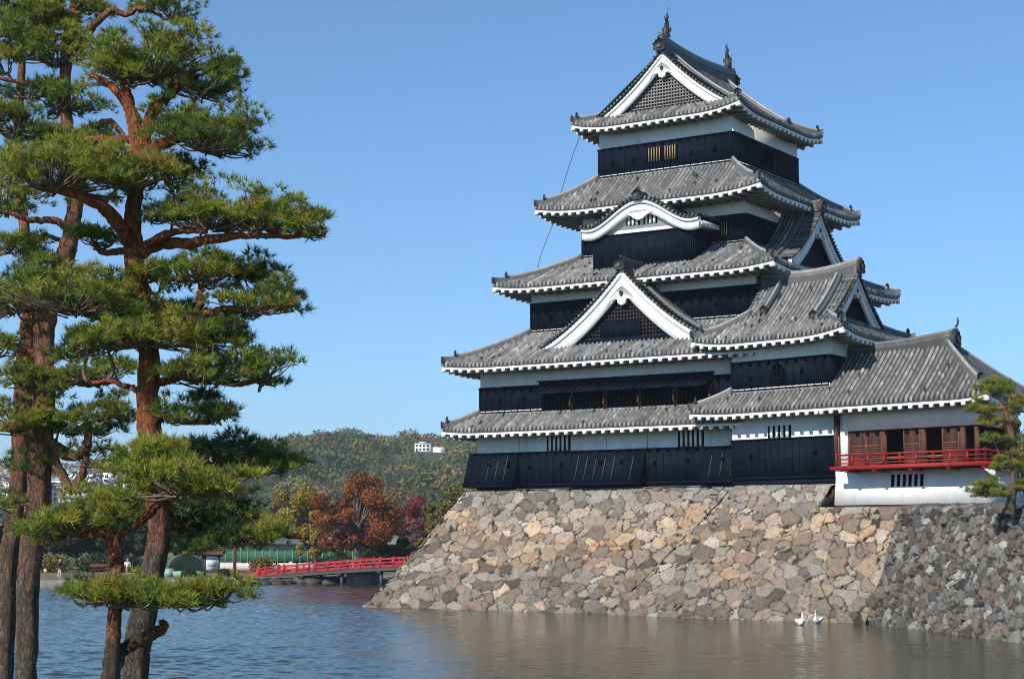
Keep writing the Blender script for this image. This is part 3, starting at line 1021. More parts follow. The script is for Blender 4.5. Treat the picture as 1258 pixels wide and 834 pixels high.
pav = thing('moon_viewing_pavilion', 'open moon viewing pavilion with red railed veranda over a white plaster base', 'pavilion', tuple(tw(11, 0, 0)[:2]) + (0,), -(TH + AL))
OFF = PM(np.array([[11.0, 0.0, 0.0]]))[0]
PP = lambda V: PM(V) - OFF * np.array([1, 1, 0])
pr_ = skirt(pav, PP, (6.36, 16.07, -1.3, 7.1), (6.36, 12.3, 2.9, 2.9), 10.43, 13.75, lift=.20, sides='frb', k=.12, Lc=.5, trim=False)
rb = MB()
n = 12
Q = np.linspace(6.3, 12.75, n)
P = np.stack([Q, np.full(n, 2.9), 13.62 + .35 * ((Q - 8) / 5) ** 2 * (Q > 8)], -1)
sweep(rb, P, .46, .30, .3, .32); P2 = P.copy(); P2[:, 2] += .27; sweep(rb, P2, .34, .20, .05, .45); P3 = P2.copy(); P3[:, 2] += .2; sweep(rb, P3, .24, .14, .02, .62)
rb.build('ridge', TILE, pr_, PP)
ob = MB(); onigawara(ob, (12.85, 2.9, 13.75), (1, 0), 1.1, .25)
tube(ob, smoothline([(12.8, 2.9, 14.6), (12.95, 2.9, 14.75), (12.95, 2.9, 15.05)], 4), .06, 6, .3)
ob.build('ridge_end_tile', TILE, pr_, PP)

# white base with flared foot
bb = MB()
bb.hexa([(6.80, -.42, 5.68), (15.45, -.42, 5.68), (6.80, 6.2, 5.68), (15.45, 6.2, 5.68), (6.80, -.1, 7.38), (15.05, -.1, 7.38), (6.80, 6.2, 7.38), (15.05, 6.2, 7.38)])
base = bb.build('base_wall', PLAS, pav, PP)
pb = MB(); pb.box(6.85, 15.35, -.36, 6.1, 5.3, 5.676); pb.build('plinth', M['brown'], base, PP)
vb = MB()
for i in range(6):
    c = 10.15 + i * .335
    vb.hexa([(c, -.30, 6.56), (c + .17, -.30, 6.56), (c, -.1, 6.56), (c + .17, -.1, 6.56), (c, -.185, 7.16), (c + .17, -.185, 7.16), (c, 0, 7.16), (c + .17, 0, 7.16)])
vb.build('window', M['dark'], base, PP)
# veranda
fb = MB()
fb.box(7.4, 15.95, -1.45, 1.0, 7.50, 7.62)
fb.box(14.2, 15.95, 1.0, 6.3, 7.50, 7.62)
fb.box(7.1, 16.0, -1.54, -1.36, 7.40, 7.58)
for x in (8.0, 9.6, 11.7, 13.8, 15.7): fb.box(x, x + .18, -1.5, .0, 7.28, 7.42)
fb.box(15.8, 16.0, -1.36, 6.3, 7.40, 7.58)
ver = fb.build('veranda', M['red'], pav, PP)
rl = MB()
for x in np.linspace(7.48, 15.86, 10):
    rl.box(x - .05, x + .05, -1.46, -1.36, 7.62, 8.10 if 7.6 < x < 15.7 else 8.26)
for t in np.linspace(-.4, 5.8, 7):
    rl.box(15.81, 15.91, t - .05, t + .05, 7.62, 8.10)
for z0, z1, w in ((7.70, 7.76, .04), (7.90, 7.96, .035), (8.10, 8.19, .05)):
    ext = .28 if z0 > 8 else .12
    rl.box(7.45, 15.86 + ext, -1.41 - w, -1.41 + w, z0, z1)
    rl.box(15.86 - w, 15.86 + w, -1.41 - ext, 6.2, z0 + .002, z1 + .002)
rl.build('railing', M['red'], ver, PP)
# room behind the veranda
rm = MB()
rm.box(7.2, 15.0, .22, .42, 9.45, 10.6)
rm.box(14.8, 15.0, .42, 6.3, 9.45, 10.6)
rm.box(6.95, 7.42, .18, .34, 7.5, 10.6)
rm.build('lintel_wall', PLAS, pav, PP)
rb = MB()
rb.box(7.2, 14.9, 5.6, 5.75, 7.5, 10.4); rb.box(6.72, 6.9, .5, 5.7, 7.5, 10.4)
rb.box(7.3, 14.9, .5, 5.6, 10.1, 10.2)
rb.build('room_wall', M['brown'], pav, PP)
fl = MB(); fl.box(7.3, 14.9, .3, 5.6, 7.50, 7.66); fl.build('room_floor', M['brown'], pav, PP)
pt = MB(); pt.box(6.74, 6.92, -.14, .04, 7.5, 10.5); pt.build('post', M['brown'], pav, PP)
def door(a, b, t=.32):
    d = MB()
    d.box(a, b, t, t + .05, 7.66, 9.5)
    o = d.build('door', M['doorwood'], pav, PP)
    l = MB()
    for z in np.arange(7.72, 8.6, .095): l.box(a + .05, b - .05, t - .025, t - .002, z, z + .055)
    l.box(a, a + .06, t - .04, t - .003, 7.66, 9.5); l.box(b - .06, b, t - .04, t - .003, 7.66, 9.5)
    l.box(a, b, t - .035, t - .003, 8.62, 8.70)
    for q in np.linspace(a + .1, b - .1, 5): l.box(q - .012, q + .012, t - .02, t - .003, 8.7, 9.5)
    l.build('door_louvres', M['louvre'], o, PP)
def post(a, b):
    p = MB(); p.box(a, b, .26, .44, 7.62, 9.5); p.build('post', M['brown'], pav, PP)
door(7.45, 8.45); door(8.47, 9.42); post(9.43, 9.7)
door(10.7, 11.65); post(11.66, 12.0)
door(12.9, 13.85); post(13.86, 14.2); post(14.7, 14.95)
for a, b in ((9.71, 10.68), (12.01, 12.88)):
    s_ = MB(); s_.box(a, b, .29, .43, 7.95, 8.07); s_.build('window_sill', M['palewood'], pav, PP)
for x in (9.75, 12.02, 12.8):
    bk = MB(); bk.box(x, x + .1, 5.4, 5.55, 7.66, 10.1); bk.build('post', M['palewood'], pav, PP)
# ------------------------------------------------------------------ dry stone bases
def stone_face(mb, P, Lu, Lv, cell, colf, res=.06, depth=.12, seed=1, rag=1.0, wild=1.0):
    """irregular stones as real relief on the patch P(a,b)"""
    g = np.random.default_rng(seed)
    nu, nv = int(Lu / res) + 2, int(Lv / res) + 2
    A, B = np.meshgrid(np.linspace(0, 1, nu), np.linspace(0, 1, nv))
    X0 = P(A.ravel(), B.ravel())
    eu, ev = A.ravel() * Lu, B.ravel() * Lv
    e1 = P(np.array([1.0]), np.array([.5]))[0] - P(np.array([0.0]), np.array([.5]))[0]; e1 /= np.linalg.norm(e1)
    e2 = P(np.array([.5]), np.array([1.0]))[0] - P(np.array([.5]), np.array([0.0]))[0]; e2 -= e1 * (e2 @ e1); e2 /= np.linalg.norm(e2)
    u, v = (X0 - X0[0]) @ e1, (X0 - X0[0]) @ e2
    umin, umax, vmin, vmax = u.min(), u.max(), v.min(), v.max()
    u = u - umin; v = v - vmin
    Wu, Wv = umax - umin, vmax - vmin
    # jittered rows of seeds; small chinking stones in between
    cw, ch = cell
    sd = []
    row = 0
    y = -ch
    while y < Wv + ch:
        x = -cw + g.uniform(0, cw)
        while x < Wu + cw:
            sd.append((x + g.normal(0, .12), y + g.normal(0, ch * .25), g.uniform(-.05, .36) * cw))
            x += cw * g.uniform(.5, 1.75)
        y += ch * g.uniform(.8, 1.15)
        row += 1
    nb = len(sd)
    ns = int(nb * 1.0 * rag)
    for _ in range(ns):
        sd.append((g.uniform(0, Wu), g.uniform(0, Wv), -g.uniform(.06, .2) * cw))
    sd = np.array(sd)
    ang = g.normal(0, .30, len(sd)); asp = np.clip(g.normal(1.35, .25, len(sd)), .8, 2.2)
    ca, sa = np.cos(ang), np.sin(ang)
    # warp so the joints are not straight
    wu = u + .05 * np.sin(v * 5.1 + 1.3 * np.sin(u * 2.2)); wv = v + .05 * np.sin(u * 4.3 + 1.7 * np.sin(v * 2.6))
    N = len(u)
    I1 = np.zeros(N, int); E = np.zeros(N); du = np.zeros(N); dv = np.zeros(N)
    order = np.argsort(v, kind='stable')
    for s in range(0, N, 4000):
        idx = order[s:s + 4000]
        lo, hi = wv[idx].min() - 2.2, wv[idx].max() + 2.2
        c = np.where((sd[:, 1] > lo) & (sd[:, 1] < hi))[0]
        dx = wu[idx, None] - sd[None, c, 0]; dy = wv[idx, None] - sd[None, c, 1]
        rx = (dx * ca[c] + dy * sa[c]) / asp[c]; ry = (-dx * sa[c] + dy * ca[c])
        D = np.sqrt(rx * rx + ry * ry) - sd[None, c, 2]
        k = np.argpartition(D, 1, axis=1)[:, :2]
        d0 = np.take_along_axis(D, k, 1)
        sw = d0[:, 0] > d0[:, 1]
        k[sw] = k[sw][:, ::-1]
        d = np.sort(d0, axis=1)
        I1[idx] = c[k[:, 0]]; E[idx] = d[:, 1] - d[:, 0]
        du[idx] = wu[idx] - sd[I1[idx], 0]; dv[idx] = wv[idx] - sd[I1[idx], 1]
    off = g.normal(0, .028, len(sd)) * wild; tu = g.normal(0, .075, len(sd)) * wild; tv = g.normal(.02, .085, len(sd)) * wild
    off[nb:] -= .05
    m = np.clip(E / .045, 0, 1) ** .6
    disp = m * depth + np.clip(E / .03, 0, 1) * (off[I1] + tu[I1] * du + tv[I1] * dv) + .02 * g.standard_normal(N) * m
    edge = np.minimum(ev, Lv - ev)
    disp = np.where(edge < .12, np.clip(disp, 0, depth * .8) * np.clip(edge / .12, .25, 1), disp)
    # patch normal
    e = 1e-3
    Pa = P(np.clip(A.ravel() + e, 0, 1), B.ravel()) - P(np.clip(A.ravel() - e, 0, 1), B.ravel())
    Pb = P(A.ravel(), np.clip(B.ravel() + e, 0, 1)) - P(A.ravel(), np.clip(B.ravel() - e, 0, 1))
    n = np.cross(Pa, Pb); n /= np.linalg.norm(n, axis=1)[:, None]
    cs = colf(sd, nb, g)
    cc = cs[I1]
    cc = np.where((E < .020 + .022 * (g.random(len(sd))[I1] ** 2))[:, None], np.array([.045, .039, .034]), cc)
    mb.add(X0 + n * disp[:, None], grid_faces(nv, nu), .5, 0, cc)

PAL = np.array([(.235, .22, .195), (.31, .28, .24), (.20, .168, .148), (.225, .178, .145), (.33, .245, .175), (.345, .28, .21), (.275, .27, .25), (.165, .16, .152), (.25, .20, .168), (.42, .41, .385)])
def col_main(zmax, bias=0):
    def f(sd, nb, g):
        z = sd[:, 1] / zmax
        n = len(sd)
        w = np.ones((n, len(PAL)))
        tan = np.exp(-((z - .62) / .16) ** 2)
        w[:, 4] += 3.5 * tan; w[:, 5] += 3.0 * tan
        low = np.clip(.55 - z, 0, 1)
        w[:, 2] += 4 * low; w[:, 3] += 4 * low; w[:, 8] += 4 * low
        hi = np.clip(z - .82, 0, 1) * 6
        w[:, 0] += 2.5 * hi; w[:, 1] += 2.5 * hi; w[:, 6] += 3 * hi
        w[nb:] = 1; w[nb:, 9] += 1.2; w[nb:, 6] += 1
        w[:, 9] *= .6
        w /= w.sum(1)[:, None]
        k = (w.cumsum(1) > g.random(n)[:, None]).argmax(1)
        c = PAL[k]
        zz = np.clip(z, 0, 1)
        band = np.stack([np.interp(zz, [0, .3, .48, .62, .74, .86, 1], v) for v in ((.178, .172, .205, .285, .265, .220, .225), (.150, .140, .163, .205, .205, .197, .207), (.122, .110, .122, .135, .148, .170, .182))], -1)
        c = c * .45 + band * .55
        # patches of iron-stained tan stone
        ir = np.sin(sd[:, 0] * .55 + 1.3 * np.sin(sd[:, 1] * .8)) * np.sin(sd[:, 1] * .9 + sd[:, 0] * .21) + .35 * g.standard_normal(n)
        tanw = (np.clip(ir - .25, 0, 1) * np.exp(-((z - .62) / .24) ** 2))[:, None]
        c = c * (1 - tanw) + np.array([.36, .225, .13]) * tanw
        c = c * np.clip(g.normal(1, .26, n), .42, 1.7)[:, None]
        return c * (1 + .018 * g.standard_normal((n, 3)))
    return f
PAL2 = np.array([(.115, .113, .108), (.18, .183, .172), (.09, .080, .076), (.13, .108, .095), (.24, .243, .228), (.16, .15, .134), (.17, .135, .108)])
def col_grey(sd, nb, g):
    n = len(sd)
    c = PAL2[g.integers(0, len(PAL2), n)] * np.clip(g.normal(1, .22, n), .5, 1.7)[:, None]
    return c

def bil(c00, c10, c01, c11, sag=0.0):
    c00, c10, c01, c11 = [np.asarray(c, float) for c in (c00, c10, c01, c11)]
    def P(a, b):
        a = a[:, None]; b = b[:, None]
        p = (c00 * (1 - a) + c10 * a) * (1 - b) + (c01 * (1 - a) + c11 * a) * b
        n = np.cross(c10 - c00, c01 - c00); n /= np.linalg.norm(n)
        return p - n * (sag * 4 * b * (1 - b))
    return P

ZT = 6.86
bl = kw(-15.3, -15.1, -.6); br = kw(9.0, -15.5, -.6)
tl = kw(-10.45, -10.5, ZT); tr = kw(9.0, -10.5, ZT)
mb = MB()
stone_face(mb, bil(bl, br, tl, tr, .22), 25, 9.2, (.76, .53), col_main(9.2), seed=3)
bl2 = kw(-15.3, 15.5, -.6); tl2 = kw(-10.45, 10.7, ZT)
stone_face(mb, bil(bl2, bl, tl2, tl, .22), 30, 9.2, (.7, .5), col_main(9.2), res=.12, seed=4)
c = [kw(-10.6, -10.7, ZT - .02), kw(10.6, -10.7, ZT - .02), kw(10.6, 10.7, ZT - .02), kw(-10.6, 10.7, ZT - .02)]
mb.add(c, [(0, 1, 2, 3)], .5, 0, np.full((4, 3), .2))
o = mb.build('stone_base', M['stone'], smooth=False)
tag(o, 'sloping dry stone base under the tall keep, grey and tan boulders', 'stone base')

# base of the turret and pavilion, set a little forward
mb = MB()
def kp(s, t, z): return tw(s, t, z)
b0, b1 = kw(2.2, -16.5, -.6), kw(17.2, -17.3, -.6)
t0, t1 = tw(.30, -.15, ZT - .05), tw(6.75, -.15, ZT - .1)
fl = lambda a, b, f: a + (b - a) * f
# split: tall part under the turret, lower part under the pavilion
fr = .50
bm = fl(b0, b1, fr)
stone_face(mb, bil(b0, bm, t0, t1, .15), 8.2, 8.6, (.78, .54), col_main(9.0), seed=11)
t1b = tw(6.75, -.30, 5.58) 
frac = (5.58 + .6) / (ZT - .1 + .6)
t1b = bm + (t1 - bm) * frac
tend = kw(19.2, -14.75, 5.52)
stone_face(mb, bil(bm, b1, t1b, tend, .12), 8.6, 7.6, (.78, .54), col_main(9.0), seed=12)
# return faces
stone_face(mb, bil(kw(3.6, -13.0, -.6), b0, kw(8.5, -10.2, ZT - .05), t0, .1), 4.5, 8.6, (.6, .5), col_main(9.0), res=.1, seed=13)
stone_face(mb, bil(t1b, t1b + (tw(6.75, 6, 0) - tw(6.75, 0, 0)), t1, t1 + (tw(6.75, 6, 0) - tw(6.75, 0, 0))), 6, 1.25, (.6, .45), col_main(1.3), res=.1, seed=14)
q = [t0, t1, tw(6.75, 6, ZT - .1), tw(.3, 6, ZT - .1)]
mb.add(np.array(q) - [0, 0, .03], [(0, 1, 2, 3)], .5, 0, np.full((4, 3), .2))
o = mb.build('stone_base', M['stone'])
tag(o, 'stone base under the corner turret and pavilion with tan stones along its top', 'stone base')

# nearer wall of the moat on the right, turning towards the viewer
mb = MB()
c0, c1 = kw(17.1, -16.6, -.6), kw(33.0, -33.2, -.6)
d0, d1 = kw(18.9, -15.5, 5.56), kw(35.2, -30.9, 5.05)
stone_face(mb, bil(c0, c1, d0, d1, .15), 23, 7.4, (.50, .35), col_grey, res=.05, depth=.26, wild=2.0, seed=21, rag=1.3)
stone_face(mb, bil(d0, d1, d0 + kw(20.2, -14.4) - kw(18.9, -15.5) + [0, 0, .05], d1 + kw(36.5, -29.8) - kw(35.2, -30.9) + [0, 0, .05]), 23, 1.7, (.6, .5), col_grey, res=.1, depth=.08, seed=22)
for i in range(7):
    f = i / 6 * .12
    p = d0 + (d1 - d0) * f
o = mb.build('moat_wall', M['stone'])
tag(o, 'dark rough moat wall of grey and purple stones nearest on the right', 'stone wall')

# ------------------------------------------------------------------ terrain, water, banks
mb = MB()
# terrace behind the moat wall, under the pavilion
mb.add([kw(19.4, -14.9, 5.50), kw(37, -30, 5.05), kw(60, 0, 5.3), kw(60, 60, 5.3), kw(10, 60, 5.3), tw(6.8, 7, 5.4), tw(6.8, -.2, 5.5)], [], .5)
mb.Fc.append(([[0, 1, 2, 3, 4, 5, 6]], np.array([.5]), 0))
o = mb.build('terrace_ground', M['ground']); tag(o, kind='structure')
gb = MB()
g = np.random.default_rng(5)
n = 2600
a = g.random(n); w_ = g.random(n)
base = (np.array(kw(19.6, -14.8, 5.52)) * (1 - a[:, None]) + np.array(kw(35.9, -30.2, 5.10)) * a[:, None]) + w_[:, None] * (kw(20.8, -13.4) - kw(19.6, -14.8))
hgt = g.uniform(.05, .16, n)
d = g.standard_normal((n, 3)) * .05
V = np.stack([base + [.03, 0, 0], base - [.03, 0, 0], base + d + np.stack([0 * hgt, 0 * hgt, hgt], -1)], 1)
gb.add(V.reshape(-1, 3), np.arange(3 * n).reshape(-1, 3), g.random(n))
M['blade'] = m_leaf('grass_blades', [(0, (.10, .11, .03)), (.5, (.17, .16, .05)), (1, (.26, .21, .09))], .2)
o = gb.build('grass', M['blade']); tag(o, kind='stuff')

# the moat: real wind ripples, calmer in the lee of the stone base
def ripples():
    g = np.random.default_rng(9)
    ang = np.concatenate([np.linspace(-2.6, -.34, 14), np.linspace(-.325, .325, 720), np.linspace(.34, 2.6, 14)])
    yy = np.concatenate([[4, 12, 24, 34], np.exp(np.linspace(math.log(42), math.log(172), 880)), [200]])
    A, Y = np.meshgrid(ang, yy)
    X = A * Y
    Z = np.zeros_like(X)
    wind = R(62)
    for k in range(46):
        lam = .40 * (3.0 ** g.random())
        th = wind + g.normal(0, .55)
        kx, ky = 2 * math.pi / lam * math.cos(th), 2 * math.pi / lam * math.sin(th)
        ph = g.uniform(0, 6.28)
        warp = .35 * np.sin(X * .11 + k) + .35 * np.sin(Y * .13 + 1.7 * k)
        Z += .0038 * lam * np.sin(kx * X + ky * Y + ph + warp * 3)
    open_ = 1 / (1 + np.exp((X + 4.5 - .02 * (Y - 70) + 1.2 * np.sin(Y * .23)) / 1.1))          # open water to the west
    gust = .75 + .35 * np.sin(X * .09 + Y * .05) * np.sin(Y * .11 - X * .03 + 1)
    lee = .05 + .34 * np.clip(.65 + .7 * np.sin(X * .16 + .6 * np.sin(Y * .2)) * np.sin(Y * .19 + 1.2), 0, 1) * np.clip((76 - Y) / 17, 0, 1)
    Z *= open_ * gust + (1 - open_) * lee
    fade = (np.abs(A) < .33) * (Y > 41) * (Y < 173)
    Z *= fade
    return np.stack([X, Y, Z], -1).reshape(-1, 3), len(yy), len(ang)
mb = MB()
V, nr_, nc_ = ripples()
mb.add(V, grid_faces(nr_, nc_))
o = mb.build('water', M['water'], smooth=True); tag(o, kind='structure')
mb = MB()
mb.add([(-9000, -300, -1.5), (9000, -300, -1.5), (9000, 12000, -1.5), (-9000, 12000, -1.5)], [(0, 1, 2, 3)])
o = mb.build('ground', M['ground']); tag(o, kind='structure')
# near bank under the pines
mb = MB()
xs = np.linspace(-60, 60, 61); ys = np.array([-30, 0, 10, 18, 23, 25, 27, 30, 34])
zz_ = np.array([2.4, 2.4, 2.2, 1.9, 1.8, 1.5, .9, -.2, -1.6])
V = np.array([(x, y, z + .06 * math.sin(x * 1.7 + y)) for y, z in zip(ys, zz_) for x in xs])
mb.add(V, grid_faces(len(ys), len(xs)))
o = mb.build('bank_ground', M['grass']); tag(o, kind='structure')

# far bank: shore line runs away to the right
shore = [(-120, 138), (-60, 142), (-38.0, 144.5), (-25, 149), (-19, 156), (-8, 160), (0, 163), (30, 170), (120, 175)]
mb = MB()
V = [(x, y, .52) for x, y in shore] + [(x * 3, 560, 2.2) for x, y in shore]
mb.add(V, grid_faces(2, len(shore)))
o = mb.build('park_ground', M['ground']); tag(o, kind='structure')
mb = MB()
sp = smoothline([(x, y - .15, 0) for x, y in shore], 30)
prof = [(-.35, -.5), (-.12, .2), (0, .50), (.1, .56), (.55, .56), (.6, .4)]
rows = [np.stack([sp[:, 0], sp[:, 1] + a + rng.normal(0, .05, len(sp)), np.full(len(sp), b) + rng.normal(0, .03, len(sp))], -1) for a, b in prof]
mb.add(np.concatenate(rows), grid_faces(len(prof), len(sp)))
o = mb.build('bank_edging', M['revet']); tag(o, 'low pale stone edging along the far bank of the moat', 'embankment')
mbr = MB()
for i in range(170):
    f = rng.random()
    x = -25.5 + 24 * f; y = np.interp(x, [a for a, b in shore], [b for a, b in shore]) - rng.uniform(.0, 1.6)
    r = rng.uniform(.3, .75); th = rng.uniform(0, 6)
    P = []
    for zc, rr in ((-.3, .9), (.1, 1.0), (.45, .75), (.7, .25)):
        for k in range(6):
            a = th + k * math.pi / 3
            q = r * rr * rng.uniform(.8, 1.2)
            P.append((x + q * math.cos(a) * 1.3, y + q * math.sin(a), -.1 + zc * r * 1.2))
    j = np.arange(6)
    q = np.concatenate([np.stack([L * 6 + j, L * 6 + (j + 1) % 6, L * 6 + 6 + (j + 1) % 6, L * 6 + 6 + j], -1) for L in range(3)])
    mbr.add(P, q, float(rng.random()))
M['rock'] = simple('dark_rock', (.075, .072, .07), .9, .2, .5, 1.3, bmp=.8)
o = mbr.build('shore_rocks', M['rock']); tag(o, 'dark jumbled rocks lying along the waterline below the red bridge', 'rocks', kind='stuff')

# ------------------------------------------------------------------ distant land: forested hill, town, mountain
SKY = np.array([(-700, 572), (-100, 574), (150, 573), (215, 571), (255, 566), (300, 552), (330, 541), (360, 538), (385, 537), (415, 529), (440, 529), (475, 536), (490, 533), (512, 528), (545, 531), (600, 534), (700, 540), (900, 560), (1300, 590), (2500, 600)], float)
YR = 1000.0
RX = (SKY[:, 0] - 629) / F * YR
RZ = H + (YH - SKY[:, 1] - 19) / F * YR
def hill_z(x, y):
    r = np.interp(x * (YR / np.maximum(y, 500)) ** .4, RX, RZ)
    t = np.clip((y - 520) / (YR - 520), 0, 1)
    up = .35 * t + .65 * t * t * (3 - 2 * t)
    dn = np.clip((y - YR) / 900, 0, 1)
    roll = 5 * np.sin(x * .021 + y * .013) + 4 * np.sin(x * .043 - y * .019 + 1) + 2.5 * np.sin(y * .06 + x * .03)
    return 1.5 + (r - 1.5) * up * (1 - .8 * dn ** 1.5) + roll * np.clip(t * 3, 0, 1) * np.clip(1.25 - t, 0, 1)
xs = np.linspace(-900, 700, 110); ys = np.linspace(500, 1900, 90)
X, Y = np.meshgrid(xs, ys)
mb = MB()
mb.add(np.stack([X, Y, hill_z(X, Y)], -1).reshape(-1, 3), grid_faces(90, 110))
M['hill'] = simple('hill_undergrowth', (.055, .065, .025), .95, .1, .4, .02)
o = mb.build('hill', M['hill'], smooth=True); tag(o, kind='structure')
mb = MB()
xs = np.linspace(-5000, 5000, 140)
def mz(x): return 190 + 28 * np.sin(x * .0021 + 1) + 16 * np.sin(x * .0057) + 7 * np.sin(x * .017) + 40 * np.exp(-((x + 900) / 500) ** 2)
rows = [np.stack([xs, np.full(140, 3600.0), np.full(140, 0.0)], -1), np.stack([xs, np.full(140, 4100.0), mz(xs) * .6], -1), np.stack([xs, np.full(140, 4600.0), mz(xs)], -1), np.stack([xs, np.full(140, 6000.0), np.full(140, 0.)], -1)]
mb.add(np.concatenate(rows), grid_faces(4, 140))
M['mount'] = simple('mountain_forest', (.05, .065, .04), .95, .1, .3, .002)
o = mb.build('mountain', M['mount'], smooth=True); tag(o, kind='structure')

def leaf_quads(mb, C, Nn, size, tone, g, aspect=.7, spread=.65):
    """one leaf clump (quad) per centre C, roughly facing Nn"""
    n = len(C)
    D = Nn + spread * g.standard_normal((n, 3)); D /= np.linalg.norm(D, axis=1)[:, None] + 1e-9
    A = np.cross(D, g.standard_normal((n, 3))); A /= np.linalg.norm(A, axis=1)[:, None] + 1e-9
    B = np.cross(D, A)
    s = (size * g.uniform(.6, 1.3, n))[:, None]
    V = np.stack([C - A * s, C - B * s * aspect, C + A * s, C + B * s * aspect], 1)
    mb.add(V.reshape(-1, 3), np.arange(4 * n).reshape(-1, 4), tone)

def blob_points(c, r, n, g, shell=.45):
    u = g.standard_normal((n, 3)); u /= np.linalg.norm(u, axis=1)[:, None]
    rad = (1 - shell * g.random(n) ** 1.5)
    return np.asarray(c) + u * rad[:, None] * np.asarray(r), u

FST = [(0, (.024, .044, .020)), (.3, (.058, .084, .028)), (.52, (.13, .135, .032)), (.70, (.22, .175, .04)), (.86, (.24, .12, .045)), (1, (.19, .08, .06))]
M['forest'] = m_leaf('autumn_forest_leaves', FST, .15, .8)
g = np.random.default_rng(31)
fm = MB()
cnt = 0
NT = 2200
hx_, hy_ = at(520, 552, 905)[0], 905.0
for i in range(NT):
    y = 540 + 520 * g.random() ** .8
    x = g.uniform(-.43, .10) * y
    if g.random() < .25: x = g.uniform(-.16, .02) * y
    z = hill_z(np.array([x]), np.array([y]))[0]
    px = 629 + F * x / y
    # the town on the left slope keeps fewer trees
    if px < 345 and 620 < y < 985 and g.random() < .72: continue
    if abs(x - hx_) < 15 and -135 < y - hy_ < 6: continue
    r = g.uniform(3.6, 8.2)
    m = 230
    P, U = blob_points((x, y, z + r * .55), (r, r, r * g.uniform(.75, 1.05)), m, g, .22)
    k = (U[:, 2] > -.45)
    base = np.clip(g.choice([.08, .2, .34, .48, .6, .75, .88], p=[.16, .20, .2, .18, .13, .08, .05]) + g.normal(0, .05), 0, 1)
    leaf_quads(fm, P[k], U[k], r * .115, np.clip(base + g.normal(0, .035, k.sum()), 0, 1), g, spread=.35)
o = fm.build('forest', M['forest']); tag(o, 'mixed green and rust autumn forest covering the distant hill', 'forest', kind='stuff')

# houses of the town on the left slope
wallm = [simple('house_wall_white', (.75, .74, .72), .8, .2, .06, .5), simple('house_wall_cream', (.62, .57, .48), .8, .2, .08, .5), simple('house_wall_grey', (.45, .45, .45), .8, .2, .1, .5)]
roofm = [simple('house_roof_slate', (.13, .14, .16), .6, .3, .2, .5), simple('house_roof_brown', (.17, .11, .085), .6, .3, .2, .5), simple('house_roof_pale', (.42, .43, .45), .5, .3, .15, .5)]
wcol = ['white', 'cream', 'grey']; rcol = ['slate', 'brown', 'pale']
def house(i, x, y, w, d, h, rot, a, b, label):
    z = hill_z(np.array([x]), np.array([y]))[0]
    t = thing('house', label, 'house', (x, y, z), rot, 'houses of the far town')
    m = MB(); m.box(-w / 2, w / 2, -d / 2, d / 2, -2.5, h); m.build('wall', wallm[a], t)
    m = MB(); rh = w * .22
    m.prism([(-w / 2 - .5, h), (w / 2 + .5, h), (w / 2 + .5, h + .2), (0, h + rh), (-w / 2 - .5, h + .2)], lambda u, v: np.array([u, -d / 2 - .5, v]), lambda u, v: np.array([u, d / 2 + .5, v]))
    m.build('roof', roofm[b], t)
    m = MB()
    for q in (-.25, .25):
        m.box(q * w - .7, q * w + .7, -d / 2 - .06, -d / 2 + .05, h * .55, h * .55 + 1.1)
    m.build('window', M['dark'], t)
g = np.random.default_rng(77)
HZ = []
while len(HZ) < 120:
    px = g.choice([g.uniform(-15, 215), g.uniform(255, 345)], p=[.8, .2]); y = g.uniform(640, 985) if px < 240 else g.uniform(900, 985)
    x = (px - 629) / F * y
    if all((x - a) ** 2 + (y - b) ** 2 > 11 ** 2 for a, b in HZ): HZ.append((x, y))
for i, (x, y) in enumerate(HZ):
    a, b = int(g.choice([0, 0, 0, 1, 2])), int(g.choice([0, 1, 2, 2]))
    house(i, x, y, g.uniform(6.5, 10), g.uniform(6, 9), g.uniform(4, 6.2), g.uniform(-.6, .6) + (math.pi / 2 if g.random() < .5 else 0), a, b,
          'small %s house with %s roof among the houses on the far left slope' % (wcol[a], rcol[b]))
# white building on the hill
z = hill_z(np.array([hx_]), np.array([hy_]))[0]
zt_ = H + (YH - 555) / F * hy_
t = thing('hilltop_building', 'white flat roofed building standing alone on the forested hill', 'building', (hx_, hy_, zt_))
m = MB(); m.box(-4.5, 4, 0, 9, -8, 4.2); m.box(-2.2, 1.5, 1, 8, 4.2, 5.0); m.build('wall', wallm[0], t)
m = MB(); m.box(4, 11, 1, 9, -8, 2.2); m.build('annex', wallm[0], t)
for q in np.arange(-4, 3.5, 1.9):
    for zz in (.6, 2.4):
        m = MB(); m.box(q, q + 1.1, -.08, .1, zz, zz + 1.0); m.build('window', M['dark'], t)
m = MB(); m.box(-4.9, 4.3, -.4, 9.3, 4.2, 4.45); m.build('roof', roofm[2], t)
